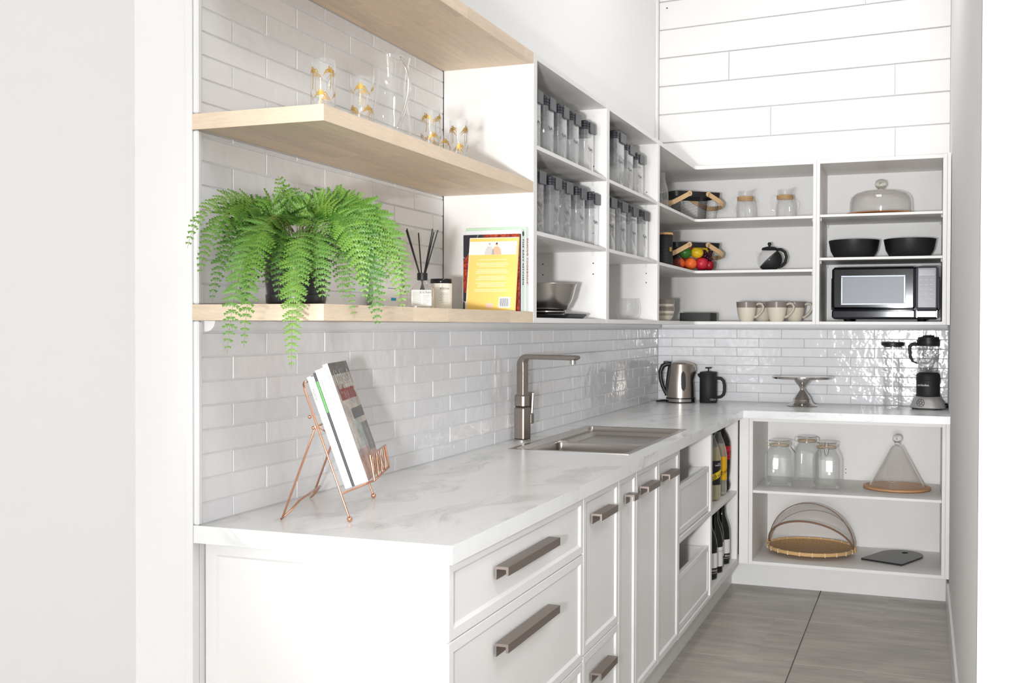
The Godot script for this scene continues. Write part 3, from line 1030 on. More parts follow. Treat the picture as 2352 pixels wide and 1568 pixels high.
# lettering bent round an upright cylinder of radius r, middle at angle th (0 is +x, PI/2 is +z)
func bent_text(parent: Node, called: String, s: String, size: float, m: Material, r: float, y: float, th: float, slope := 0.0, font := "Droid Sans", bold := false, italic := false) -> void:
	var a := text_mesh(s, size, font, bold, italic)
	var vs: PackedVector3Array = a[Mesh.ARRAY_VERTEX]
	var ix: PackedInt32Array = a[Mesh.ARRAY_INDEX]
	var g := Geo.new()
	for i in range(0, ix.size(), 3):
		var p := []
		var q2 := []
		for k in 3:
			var q := vs[ix[i + k]]
			var an := th - q.x / r
			p.append(Vector3(cos(an) * r, y + q.y + q.x * slope, sin(an) * r))
			q2.append(Vector3(cos(an), 0, sin(an)))
		g.tri(p[0], p[1], p[2], q2[0], q2[1], q2[2])
	part(parent, called, g, m)

# a band of a surface of revolution between two angles (labels)
func wrap_label(parent: Node, called: String, r: float, y0: float, y1: float, th0: float, th1: float, m: Material, slope := 0.0) -> void:
	var g := Geo.new()
	var rings := []
	for y in [y0, y1]:
		var ring := PackedVector3Array()
		for k in 17:
			var a := lerpf(th0, th1, k / 16.0)
			ring.append(Vector3(cos(a) * r, y + slope * (k / 16.0 - 0.5), sin(a) * r))
		rings.append(ring)
	g.skin(rings, false)
	part(parent, called, g, m)

# ---------------------------------------------------------------- glassware on the middle oak shelf
func palm_print(r: float, rows: Array) -> Geo:
	var g := Geo.new()
	for s in rows:   # angle, height of the trunk foot, size
		var th: float = s[0]
		var y0: float = s[1]
		var z: float = s[2]
		var put := func(x: float, y: float) -> Array:
			var a := th - x * z / r
			return [Vector3(cos(a) * r, y0 + y * z, sin(a) * r), Vector3(cos(a), 0, sin(a))]
		var ribbon := func(pts: Array, wd: Array) -> void:
			for i in pts.size() - 1:
				var a: Vector2 = pts[i]; var b: Vector2 = pts[i + 1]
				var d := (b - a).normalized()
				var nn := Vector2(-d.y, d.x)
				var c := []
				for q in [a + nn * wd[i], a - nn * wd[i], b - nn * wd[i + 1], b + nn * wd[i + 1]]: c.append(put.call(q.x, q.y))
				g.tri(c[0][0], c[1][0], c[2][0], c[0][1], c[1][1], c[2][1])
				g.tri(c[0][0], c[2][0], c[3][0], c[0][1], c[2][1], c[3][1])
		ribbon.call([Vector2(0, 0), Vector2(0.04, 0.35), Vector2(0.02, 0.7), Vector2(0, 0.78)], [0.022, 0.017, 0.015, 0.018])
		for k in 8:
			var a := PI * (-0.08 + 1.16 * k / 7.0)
			var l := 0.26 + 0.06 * sin(k * 2.1)
			var tip := Vector2(cos(a) * l * 1.25, 0.78 + sin(a) * l * 0.75 - 0.16 * absf(cos(a)))
			var mid := Vector2(cos(a) * l * 0.7, 0.80 + sin(a) * l * 0.75 + 0.03)
			ribbon.call([Vector2(0, 0.78), mid, tip], [0.014, 0.026, 0.004])
	return g

func make_glassware() -> void:
	var lab := ["palm-print tumbler at the open end of the oak shelf", "palm-print tumbler between the end tumbler and the glass jug", "palm-print tumbler just past the glass jug on the oak shelf", "palm-print tumbler standing against the white panel", "palm-print tumbler half hidden behind the two beside the panel"]
	var spots := [Vector3(0.25, 1.7382, 4.045), Vector3(0.25, 1.7382, 3.880), Vector3(0.25, 1.7382, 3.525), Vector3(0.25, 1.7382, 3.352), Vector3(0.125, 1.7382, 3.185)]
	var R := 0.0250
	var h := 0.108
	var first: Node3D
	for i in spots.size():
		if i == 0:
			first = thing("tumbler", lab[0], "glass", spots[0], 0.0, "gold palm-print tumblers")
			var g := Geo.new()
			g.lathe([[0, 0], [R - 0.002, 0], [R, 0.003], [R, h], [R - 0.0006, h + 0.0004], [R - 0.0012, h], [R - 0.0014, 0.007], [0, 0.006]], 36)
			part(first, "glass_body", g, M.glass)
			var rows := []
			for k in 4: rows.append([0.45 + TAU * k / 4.0, 0.046, 0.044])
			for k in 4: rows.append([0.45 + TAU * (k + 0.5) / 4.0, 0.002, 0.042])
			part(first, "palm_print", palm_print(R + 0.0003, rows), M.gold)
		else:
			copy(first, spots[i], [0.0, 0.75, 0.35, 0.15, 1.3][i], lab[i])
	# flared jug with a looped handle
	var t := thing("glass_jug", "clear flared glass jug with a looped handle on the oak shelf", "jug", Vector3(0.205, 1.7382, 3.655), -0.55)
	var g := Geo.new()
	var pr := [[0.0, 0.0], [0.038, 0.0], [0.046, 0.006], [0.049, 0.03], [0.046, 0.065], [0.037, 0.105], [0.0335, 0.135], [0.037, 0.165], [0.047, 0.205]]
	var rings := []
	for k in 2:
		var list := pr.duplicate()
		if k == 1: list.reverse()
		for p in list:
			var ring := PackedVector3Array()
			for c in Geo.circle(maxf(p[0] - 0.0018 * k, 0.0), p[1] + (0.004 if k == 1 and p[1] < 0.01 else 0.0), 40):
				var lip := clampf((p[1] - 0.15) / 0.055, 0.0, 1.0)
				var out := maxf(0.0, -c.x / 0.047)
				ring.append(c + Vector3(-0.016 * lip * lip * pow(out, 6.0), 0.008 * lip * pow(out, 4.0), 0))
			rings.append(ring)
	g.skin(rings)
	part(t, "glass_body", g, M.glass)
	g = Geo.new()
	var hp := []
	for k in 18:
		var u := k / 17.0
		hp.append(Vector3(0.046 + 0.040 * sin(PI * pow(u, 0.8)) - 0.012 * u, 0.196 - 0.16 * u, 0))
	hp.push_front(Vector3(0.043, 0.199, 0))
	g.tube(hp, 0.0042, 10)
	part(t, "handle", g, M.glass_solid)

# ---------------------------------------------------------------- fern
const FRONDS := [
	[0.1, 1.403, 4.249, 0.1, 0.045, 0.35],
	[0.091, 1.454, 4.273, 0.11, 0.04, 0.35],
	[0.123, 1.354, 4.242, 0.07, 0.05, 0.35],
	[0.211, 1.258, 4.317, 0.09, 0.05, 0.35],
	[0.245, 1.268, 4.315, 0.08, 0.045, 0.35],
	[0.293, 1.228, 4.233, 0.07, 0.062, 0.35],
	[0.046, 1.558, 4.075, 0.05, 0.04, 0.35],
	[0.068, 1.533, 4.153, 0.07, 0.045, 0.35],
	[0.139, 1.523, 4.126, 0.09, 0.04, 0.35],
	[0.112, 1.626, 3.996, 0.02, 0.05, 0.35],
	[0.133, 1.612, 3.999, 0.03, 0.045, 0.35],
	[0.14, 1.606, 3.975, 0.02, 0.045, 0.35],
	[0.172, 1.386, 4.137, 0.05, 0.04, 0.35],
	[0.1, 1.447, 4.195, 0.08, 0.05, 0.35],
	[0.19, 1.605, 3.956, 0.02, 0.05, 0.35],
	[0.253, 1.597, 3.943, 0.03, 0.05, 0.35],
	[0.285, 1.585, 3.942, 0.05, 0.05, 0.35],
	[0.317, 1.554, 3.952, 0.07, 0.05, 0.35],
	[0.324, 1.495, 3.971, 0.09, 0.045, 0.35],
	[0.348, 1.49, 3.994, 0.09, 0.04, 0.35],
	[0.397, 1.369, 3.957, 0.12, 0.05, 0.35],
	[0.403, 1.341, 3.987, 0.11, 0.055, 0.35],
	[0.373, 1.306, 4.041, 0.12, 0.055, 0.35],
	[0.289, 1.355, 4.029, 0.08, 0.045, 0.35],
	[0.316, 1.324, 4.041, 0.09, 0.02, 0.35],
	[0.358, 1.453, 3.938, 0.11, 0.045, 0.35],
	[0.268, 1.355, 4.059, 0.05, 0.025, 0.35],
	[0.3, 1.352, 4.132, 0.05, 0.055, 0.35],
	[0.278, 1.384, 4.119, 0.04, 0.04, 0.35],
	[0.261, 1.566, 4.026, 0.05, 0.05, 0.35],
	[0.324, 1.517, 4.014, 0.07, 0.05, 0.35],
	[0.141, 1.556, 4.071, 0.04, 0.05, 0.35],
	[0.111, 1.548, 4.072, 0.05, 0.05, 0.35],
	[0.116, 1.496, 4.156, 0.06, 0.05, 0.35],
	[0.124, 1.467, 4.197, 0.08, 0.05, 0.35],
	[0.192, 1.586, 4.02, 0.03, 0.05, 0.35],
	[0.24, 1.553, 4.066, 0.04, 0.055, 0.35],
	[0.29, 1.544, 4.048, 0.05, 0.055, 0.35],
	[0.325, 1.472, 4.057, 0.08, 0.05, 0.35],
	[0.358, 1.42, 4.045, 0.1, 0.055, 0.35],
	[0.377, 1.395, 4.007, 0.12, 0.055, 0.35],
	[0.359, 1.359, 4.067, 0.1, 0.05, 0.35],
	[0.242, 1.356, 4.197, 0.05, 0.05, 0.35],
	[0.157, 1.435, 4.164, 0.05, 0.045, 0.35],
	[0.18, 1.389, 4.241, 0.07, 0.05, 0.35],
	[0.256, 1.503, 4.125, 0.05, 0.05, 0.35],
	[0.213, 1.522, 4.12, 0.04, 0.05, 0.35],
	[0.29, 1.488, 4.091, 0.06, 0.05, 0.35],
	[0.176, 1.486, 4.155, 0.05, 0.045, 0.35],
	[0.378, 1.351, 4.028, 0.11, 0.045, 0.35],
	[0.203, 1.347, 4.254, 0.06, 0.05, 0.35],
	[0.292, 1.348, 4.2, 0.05, 0.05, 0.35],
	[0.304, 1.441, 4.001, 0.09, 0.05, 0.35]
]

func frond_mesh(base: Vector3, tip: Vector3, lift: float, wd: float, bf: float, stalk: Geo, blade: Geo) -> void:
	var hor := Vector3(tip.x - base.x, 0, tip.z - base.z)
	var c1 := base + hor * 0.25 + Vector3(0, lift * 1.25 + maxf(tip.y - base.y, 0) * 0.6, 0)
	var c2 := base + hor * 0.9 + Vector3(0, (tip.y - base.y) * 0.35 + lift * 0.9, 0)
	if tip.y > base.y: c2 = base + hor * 0.7 + Vector3(0, (tip.y - base.y) * 0.8 + lift * 0.4, 0)
	var at := func(u: float) -> Vector3:
		var p := base.bezier_interpolate(c1, c2, tip, u)
		p.x = maxf(p.x, 0.022) if p.z < 4.15 else p.x
		if p.y < 1.358 and p.x < 0.315 and p.z < 4.145: p.y = 1.358 + (1.358 - p.y) * 0.05
		return p
	# points at even steps along the curve
	var fine := []
	var run := [0.0]
	for i in 41:
		fine.append(at.call(i / 40.0))
		if i > 0: run.append(run[i - 1] + fine[i].distance_to(fine[i - 1]))
	var total: float = run[40]
	var even := func(s: float) -> Vector3:
		var d := clampf(s, 0.0, 1.0) * total
		for i in 40:
			if run[i + 1] >= d:
				return fine[i].lerp(fine[i + 1], (d - run[i]) / maxf(run[i + 1] - run[i], 1e-6))
		return fine[40]
	var pts := []
	var rs := []
	for i in 19:
		pts.append(even.call(i / 18.0))
		rs.append(lerpf(0.0010, 0.0003, i / 18.0))
	stalk.tube(pts, rs, 5)
	var look := Vector3(0.38, 0.45, 0.80).normalized()
	var pairs := clampi(int(total * (1.0 - bf) / 0.0118), 8, 22)
	for i in pairs:
		var w := float(i) / pairs
		var u := bf + (1.0 - bf) * w
		var p: Vector3 = even.call(u)
		var tg: Vector3 = (even.call(u + 0.02) - even.call(u - 0.02)).normalized()
		var side := tg.cross(look).normalized()
		var nn := side.cross(tg).normalized()
		if nn.dot(look) < 0: nn = -nn
		var l := wd * pow(1.0 - w, 0.85) * (0.7 + 0.3 * minf(1.0, w * 5.0)) * rng.randf_range(0.85, 1.12) + 0.003
		for sg in [-1.0, 1.0]:
			var d: Vector3 = (side * sg + tg * rng.randf_range(0.38, 0.75) + nn * rng.randf_range(-0.45, 0.3)).normalized()
			var q := d.cross(nn).normalized()
			var lobes := clampi(int(l / 0.0052), 1, 8)
			var droop := nn * -0.15 * l
			for k in lobes:
				var s0 := (k + 0.1) / lobes
				var a := p + d * l * s0 + droop * s0 * s0
				var b := p + d * l * minf(s0 + 0.86 / lobes, 1.0) + droop * s0 * s0
				var pl := l * 0.24 * (1.0 - s0 * 0.78) + 0.0010
				for e in [-1.0, 1.0]:
					var tipv: Vector3 = a + d * (l / lobes * 0.75 + pl * 0.45) + q * e * pl
					var inr: Vector3 = a + q * e * pl * 0.42 + d * pl * 0.02
					var up: Vector3 = (nn + q * e * 0.3 * rng.randf_range(0.3, 1.4)).normalized()
					blade.tri(a, inr, tipv, up, up, up)
					blade.tri(a, tipv, b, up, up, up)

func make_fern() -> void:
	var t := thing("potted_fern", "lush green fern in a black ceramic pot spilling over the oak shelf", "plant", Vector3(0.165, 1.3515, 4.01))
	var g := Geo.new()
	g.lathe([[0, 0.0002], [0.054, 0.0002], [0.061, 0.004], [0.063, 0.018], [0.0625, 0.021], [0.060, 0.022], [0.0635, 0.05], [0.0655, 0.09], [0.0655, 0.132], [0.064, 0.135], [0.0605, 0.134], [0.060, 0.118], [0, 0.118]], 48)
	part(t, "pot", g, mat(rgb(30, 29, 31), 0.28))
	g = Geo.new()
	g.lathe([[0.0596, 0.118], [0.0596, 0.122], [0.03, 0.128], [0, 0.129]], 28)
	part(t, "soil", g, mat(rgb(74, 55, 40), 0.95))
	g = Geo.new()
	for k in 7:
		var a := 0.4 + k * 0.93
		var p := []
		for i in 6: p.append(Vector3(cos(a + i * 0.1) * (0.02 + 0.011 * i), 0.127 + 0.013 * sin(i * 0.75), sin(a + i * 0.1) * (0.02 + 0.011 * i)))
		g.tube(p, 0.0048, 7)
	part(t, "rhizome", g, mat(rgb(186, 142, 104), 0.85))
	var greens := [mat(rgb(86, 128, 40), 0.5), mat(rgb(104, 144, 54), 0.5), mat(rgb(66, 110, 34), 0.5), mat(rgb(94, 136, 58), 0.5)]
	for m in greens:
		m.backlight_enabled = true
		m.backlight = m.albedo_color.darkened(0.6)
	var stem := mat(rgb(116, 128, 62), 0.6)
	var off := t.position
	for i in FRONDS.size():
		var f: Array = FRONDS[i]
		var tip := Vector3(f[0], f[1], f[2])
		var dir := Vector3(tip.x - off.x, 0, tip.z - off.z).normalized()
		var base := Vector3(off.x, 1.482, off.z) + dir * rng.randf_range(0.01, 0.045) + Vector3(rng.randf_range(-0.015, 0.015), 0, rng.randf_range(-0.015, 0.015))
		var st := Geo.new()
		var bl := Geo.new()
		st.xf = Transform3D(Basis.IDENTITY, -off)
		bl.xf = st.xf
		frond_mesh(base, tip, f[3], f[4] * rng.randf_range(0.66, 1.0), f[5], st, bl)
		var o := part(t, "frond", bl, greens[i % 4])
		part(o, "stalk", st, stem)

# ---------------------------------------------------------------- the other things on the low oak shelf
func make_low_shelf() -> void:
	var Y0 := 1.3515
	# leaning leaflet
	var t := thing("leaflet", "white printed sheet leaning on the tiles behind the fern", "paper", Vector3(0.0135, Y0, 3.36))
	t.rotation.z = -0.10
	var g := Geo.new()
	g.slab(Vector3(0.024, 0.0006, -0.075), Vector3(0.0246, 0.232, 0.075))
	part(t, "sheet", g, M.paper)
	var ink := mat(rgb(150, 152, 158), 0.8)
	for q in [[0.196, 0.018, 0.004], [0.165, 0.045, 0.0022], [0.150, 0.05, 0.0022], [0.1, 0.05, 0.0022], [0.06, 0.05, 0.0022]]:
		g = Geo.new()
		g.slab(Vector3(0.02462, q[0], -0.055), Vector3(0.0248, q[0] + q[2], -0.055 + q[1]))
		part(t, "print_line", g, ink)
	g = Geo.new()
	g.slab(Vector3(0.02462, 0.028, -0.06), Vector3(0.0248, 0.036, -0.03))
	part(t, "print_block", g, mat(rgb(40, 160, 200), 0.7))
	# reed diffuser
	t = thing("reed_diffuser", "square clear reed diffuser bottle with black cap and black reeds", "diffuser", Vector3(0.222, Y0, 3.515), 0.36)
	g = Geo.new()
	var rings := []
	for q in [[0.002, 0.0002, 0.001], [0.052, 0.0002, 0.006], [0.0555, 0.002, 0.008], [0.0555, 0.046, 0.008], [0.052, 0.050, 0.012], [0.034, 0.061, 0.016], [0.022, 0.066, 0.0109], [0.020, 0.072, 0.0099]]:
		rings.append(Geo.rrect(q[0], q[0], q[2], q[1], 5))
	g.skin(rings, true, 60.0)
	part(t, "bottle", g, M.glass)
	g = Geo.new()
	g.skin([Geo.rrect(0.001, 0.001, 0.0005, 0.003, 5), Geo.rrect(0.050, 0.050, 0.006, 0.003, 5), Geo.rrect(0.050, 0.050, 0.006, 0.030, 5), Geo.rrect(0.001, 0.001, 0.0005, 0.030, 5)])
	part(t, "oil", g, pane(Color(0.93, 0.92, 0.86), 0.12))
	g = Geo.new()
	g.slab(Vector3(-0.025, 0.006, 0.0278), Vector3(0.025, 0.046, 0.0281))
	part(t, "label_paper", g, mat(rgb(226, 224, 214), 0.6))
	var dark := mat(rgb(60, 58, 54), 0.8)
	var faint := mat(rgb(178, 175, 166), 0.8)
	flat_text(t, "lettering", "Kitchen", 0.0085, dark, Vector3(0.0105, 0.040, 0.0282), Vector3.RIGHT, Vector3.UP)
	for k in 6:
		g = Geo.new()
		g.slab(Vector3(0.003, 0.031 - k * 0.004, 0.0281), Vector3(0.021 - 0.003 * (k % 3), 0.0322 - k * 0.004, 0.0284))
		part(t, "print_line", g, faint)
	for k in 11:
		g = Geo.new()
		g.slab(Vector3(-0.021, 0.040 - k * 0.003, 0.0281), Vector3(-0.001, 0.0413 - k * 0.003, 0.0284))
		part(t, "print_line", g, faint)
	g = Geo.new()
	g.lathe([[0, 0.071], [0.0125, 0.071], [0.013, 0.0715], [0.013, 0.0885], [0.0125, 0.089], [0, 0.089]], 28)
	part(t, "cap", g, M.black)
	for q in [[-0.041, -0.004, 0.196], [-0.038, 0.010, 0.199], [-0.011, -0.014, 0.190], [0.026, 0.006, 0.199], [0.028, -0.010, 0.192], [0.039, 0.004, 0.196]]:
		g = Geo.new()
		g.tube([Vector3(-q[0] * 0.25, 0.03, -q[1] * 0.25), Vector3(q[0], q[2], q[1])], 0.0017, 7)
		part(t, "reed", g, M.black)
	# candle jar
	t = thing("candle_jar", "cream candle in a glass jar with a black lid beside the diffuser", "candle", Vector3(0.155, Y0, 3.252), 0.36)
	g = Geo.new()
	g.lathe([[0, 0.0002], [0.0275, 0.0002], [0.0295, 0.003], [0.0295, 0.073], [0, 0.073]], 36)
	part(t, "jar", g, mat(rgb(238, 234, 220), 0.15))
	g = Geo.new()
	g.lathe([[0, 0.073], [0.0300, 0.073], [0.0305, 0.0745], [0.0305, 0.084], [0.0295, 0.0855], [0, 0.0855]], 36)
	part(t, "lid", g, M.black_gloss)
	bent_text(t, "lettering", "Kitchen", 0.0085, dark, 0.0297, 0.059, 1.15)
	for k in 7:
		wrap_label(t, "print_line", 0.0297, 0.046 - k * 0.0042, 0.0472 - k * 0.0042, 1.62 if k % 2 else 1.5, 0.8, faint)
	# cookbooks standing against the panel, and a booklet leaning on them
	t = thing("cookbook", "pale green baking cookbook standing against the white panel", "book", Vector3(0.1955, Y0, 2.9225))
	g = Geo.new()
	g.slab(Vector3(-0.0955, 0, 0.0006), Vector3(0.0965, 0.2505, 0.0040), 0.0006)
	g.slab(Vector3(-0.0955, 0, 0.0250), Vector3(0.0965, 0.2505, 0.0285), 0.0006)
	part(t, "cover", g, mat(rgb(196, 232, 198), 0.45))
	g = Geo.new()
	g.slab(Vector3(0.0935, 0, 0.0012), Vector3(0.0968, 0.2503, 0.0279), 0.0006)
	part(t, "spine", g, mat(rgb(236, 238, 236), 0.45))
	g = Geo.new()
	g.slab(Vector3(-0.0925, 0.003, 0.0041), Vector3(0.0930, 0.2475, 0.0249))
	part(t, "pages", g, M.paper)
	flat_text(t, "lettering", "BAKING COOKBOOK", 0.0150, mat(rgb(200, 60, 60), 0.6), Vector3(0.0970, 0.150, 0.0150), Vector3.DOWN, Vector3(0, 0, -1), "Droid Sans", true, 0.95)
	g = Geo.new()
	g.slab(Vector3(-0.086, 0.008, 0.0286), Vector3(0.088, 0.2425, 0.0288))
	part(t, "cover_panel", g, mat(rgb(240, 242, 240), 0.5))
	t = thing("cookbook", "white-spined kitchen cookbook between the green and the black book", "book", Vector3(0.1950, Y0, 2.9520))
	g = Geo.new()
	g.slab(Vector3(-0.0850, 0, 0.0), Vector3(0.0940, 0.2410, 0.0030), 0.0006)
	g.slab(Vector3(-0.0850, 0, 0.0230), Vector3(0.0940, 0.2410, 0.0260), 0.0006)
	g.slab(Vector3(0.0915, 0, 0.003), Vector3(0.0940, 0.2410, 0.0230))
	part(t, "cover", g, mat(rgb(240, 240, 241), 0.4))
	g = Geo.new()
	g.slab(Vector3(-0.0820, 0.003, 0.0031), Vector3(0.0910, 0.2380, 0.0229))
	part(t, "pages", g, M.paper)
	flat_text(t, "lettering", "THE EASY KITCHEN", 0.0165, mat(rgb(40, 40, 44), 0.6), Vector3(0.0941, 0.146, 0.0130), Vector3.DOWN, Vector3(0, 0, -1), "Droid Sans", true, 0.93)
	g = Geo.new()
	g.xf = Transform3D(Basis(Vector3.BACK, -PI / 2), Vector3(0.0940, 0.229, 0.013))
	g.lathe([[0.0075, 0], [0.0075, 0.0004], [0, 0.0004]], 18)
	part(t, "emblem", g, mat(rgb(52, 52, 56), 0.6))
	var bk := noise(0.03, 4, 61)
	var bk2 := noise(0.006, 2, 62)
	var ember := picture(256, 320, func(x, y):
		var ring: float = Vector2(x - 70, y - 170).length()
		var n := bk.get_noise_2d(x * 2.0, y * 2.0)
		var inside: bool = (ring < 95.0 + 14.0 * bk2.get_noise_2d(x * 4.0, y * 4.0)) or (x > 215 and y > 40) or (y < 34 and x > 90)
		var line: bool = absf(fposmod(x * 0.7 + y * 0.4, 96.0) - 48.0) < 0.9 or absf(fposmod(x * 0.5 - y * 0.6, 110.0) - 55.0) < 0.9
		if inside: return Color(0.62 + 0.35 * n, 0.22 + 0.22 * n, 0.13 + 0.10 * n)
		if line: return Color(0.75, 0.75, 0.78)
		return Color(0.19, 0.19, 0.22))
	var em := mat(Color.WHITE, 0.35)
	em.albedo_texture = ember
	t = thing("cookbook", "black cookbook with glowing ember photograph behind the yellow booklet", "book", Vector3(0.1990, Y0, 2.9790))
	g = Geo.new()
	g.slab(Vector3(-0.0900, 0, 0.0), Vector3(0.0890, 0.2270, 0.0120), 0.0006)
	part(t, "book_block", g, mat(rgb(52, 50, 56), 0.45))
	g = Geo.new()
	var a := [Vector3(-0.090, 0, 0.0123), Vector3(0.089, 0, 0.0123), Vector3(0.089, 0.227, 0.0123), Vector3(-0.090, 0.227, 0.0123)]
	g.poly(a, Vector3(0, 0, 1), 0, [Vector2(0, 1), Vector2(1, 1), Vector2(1, 0), Vector2(0, 0)])
	part(t, "cover_photo", g, em)
	g = Geo.new()
	g.slab(Vector3(-0.085, 0.006, 0.0124), Vector3(-0.066, 0.030, 0.0128))
	part(t, "sticker", g, M.paper)
	# yellow booklet
	t = thing("booklet", "yellow recipe booklet with barcode leaning on the black cookbook", "book", Vector3(0.2130, Y0, 3.0385))
	t.rotation.x = -0.165
	t.rotation.y = 0.04
	g = Geo.new()
	g.slab(Vector3(-0.0760, 0.0008, -0.0060), Vector3(0.0770, 0.2200, 0.0), 0.0006)
	part(t, "pages", g, mat(rgb(248, 244, 236), 0.5))
	var yel := mat(rgb(252, 214, 118), 0.45)
	g = Geo.new()
	g.slab(Vector3(-0.0735, 0.003, 0.0001), Vector3(0.0720, 0.168, 0.0005))
	g.slab(Vector3(-0.0735, 0.208, 0.0001), Vector3(0.0720, 0.2175, 0.0005))
	part(t, "yellow_print", g, yel)
	g = Geo.new()
	g.slab(Vector3(0.0715, 0.001, -0.0062), Vector3(0.0772, 0.2202, 0.0004), 0.0004)
	part(t, "spine", g, mat(rgb(255, 206, 130), 0.45))
	# two printed figures in the white band, as flat shapes
	for f in [[-0.012, rgb(214, 212, 208), rgb(190, 186, 182)], [0.010, rgb(236, 190, 158), rgb(90, 68, 56)]]:
		g = Geo.new()
		g.xf = Transform3D(Basis(Vector3.RIGHT, PI / 2), Vector3(f[0], 0.199, 0.0003))
		g.lathe([[0.0036, 0], [0.0036, 0.0004], [0, 0.0004]], 12)
		g.xf = Transform3D.IDENTITY
		g.prism(PackedVector2Array([Vector2(f[0] - 0.015, 0.1685), Vector2(f[0] + 0.016, 0.1685), Vector2(f[0] + 0.013, 0.183), Vector2(f[0] + 0.006, 0.193), Vector2(f[0] - 0.006, 0.193), Vector2(f[0] - 0.012, 0.184)]), 0.0006)
		part(t, "printed_figure", g, mat(f[1], 0.6))
		g = Geo.new()
		g.xf = Transform3D(Basis(Vector3.RIGHT, PI / 2), Vector3(f[0], 0.2015, 0.0004))
		g.lathe([[0.0030, 0], [0.0030, 0.0005], [0, 0.0005]], 12)
		part(t, "printed_hair", g, mat(f[2], 0.6))
	var pale := mat(rgb(255, 236, 186), 0.6)
	var ly := 0.152
	for k in 15:
		g = Geo.new()
		var hw: float = [0.044, 0.050, 0.050, 0.040][k % 4]
		g.slab(Vector3(-hw, ly, 0.0004), Vector3(hw, ly + 0.0022, 0.0008))
		part(t, "print_line", g, pale)
		ly -= 0.0046 if k % 3 else 0.0105
	g = Geo.new()
	g.slab(Vector3(0.026, 0.010, 0.0004), Vector3(0.062, 0.042, 0.0008))
	part(t, "barcode_label", g, M.paper)
	var bx := 0.030
	for k in 13:
		g = Geo.new()
		var bw: float = [0.0008, 0.0014, 0.0006][k % 3]
		g.slab(Vector3(bx, 0.014, 0.0008), Vector3(bx + bw, 0.038, 0.0011))
		part(t, "bar", g, mat(rgb(80, 84, 96), 0.7))
		bx += bw + [0.0012, 0.0008, 0.0016][k % 3]
	g = Geo.new()
	g.slab(Vector3(-0.012, 0.010, 0.0004), Vector3(0.008, 0.024, 0.0008))
	part(t, "logo_patch", g, mat(rgb(250, 206, 190), 0.6))

# ---------------------------------------------------------------- clear containers with dark clip lids
func container(called: String, label: String, z0: float, z1: float, base: float, top: float, xf: float, depth := 0.145) -> void:
	var w := z1 - z0 - 0.003
	var t := thing(called, label, "container", Vector3(xf - depth / 2, base + 0.0004, (z0 + z1) / 2), 0.0, "clear containers with dark lids")
	var h := top - base
	var lid := 0.030
	var g := Geo.new()
	var b := 0.008
	g.skin([Geo.rrect(0.002, 0.002, 0.001, 0, 4), Geo.rrect(depth - 0.006, w - 0.006, b, 0, 4), Geo.rrect(depth, w, b + 0.003, 0.004, 4), Geo.rrect(depth, w, b + 0.003, h - lid, 4), Geo.rrect(depth - 0.005, w - 0.005, b, h - lid, 4), Geo.rrect(depth - 0.006, w - 0.006, b, 0.005, 4), Geo.rrect(0.002, 0.002, 0.001, 0.005, 4)])
	part(t, "body", g, M.plastic_clear)
	g = Geo.new()
	g.skin([Geo.rrect(0.002, 0.002, 0.001, h - lid - 0.020, 4), Geo.rrect(depth - 0.012, w - 0.012, b, h - lid - 0.020, 4), Geo.rrect(depth - 0.012, w - 0.012, b, h - lid, 4)])
	part(t, "seal", g, M.lid_dark)
	g = Geo.new()
	var rings := [Geo.rrect(depth - 0.002, w - 0.002, b + 0.002, h - lid + 0.0006, 4)]
	for k in 3:
		var y: float = h - lid + 0.002 + k * 0.0085
		rings.append(Geo.rrect(depth + 0.002, w + 0.0015, b + 0.003, y, 4))
		rings.append(Geo.rrect(depth + 0.002, w + 0.0015, b + 0.003, y + 0.0062, 4))
		rings.append(Geo.rrect(depth - 0.001, w - 0.0015, b + 0.002, y + 0.0072, 4))
	rings.append(Geo.rrect(depth - 0.004, w - 0.005, b, h, 4))
	rings.append(Geo.rrect(0.002, 0.002, 0.001, h, 4))
	g.skin(rings, true, 30.0)
	var l := part(t, "lid", g, M.lid_dark)
	g = Geo.new()
	var fx := depth / 2 + 0.0012
	var cw := w * 0.62
	g.box(Vector3(fx + 0.0025, h - 0.021, -w / 2 + cw / 2 + 0.002), Vector3(0.005, 0.040, cw), 0.0016)
	for k in 6:
		g.box(Vector3(fx + 0.0025, h - 0.006 - k * 0.006, -w / 2 + 0.0012), Vector3(0.0046, 0.003, 0.004), 0.0008)
	part(l, "clip", g, M.lid_grey)
	g = Geo.new()   # handwritten name on the front
	var p := []
	for k in 26:
		var u := k / 25.0
		p.append(Vector3(depth / 2 + 0.0005, h * 0.46 + 0.006 * sin(u * 31.0) * (1.0 - 0.4 * u) + 0.003 * sin(u * 11.0), w * 0.26 - u * w * 0.52))
	g.tube(p, 0.0006, 5)
	part(t, "handwriting", g, mat(rgb(120, 118, 116), 0.7))

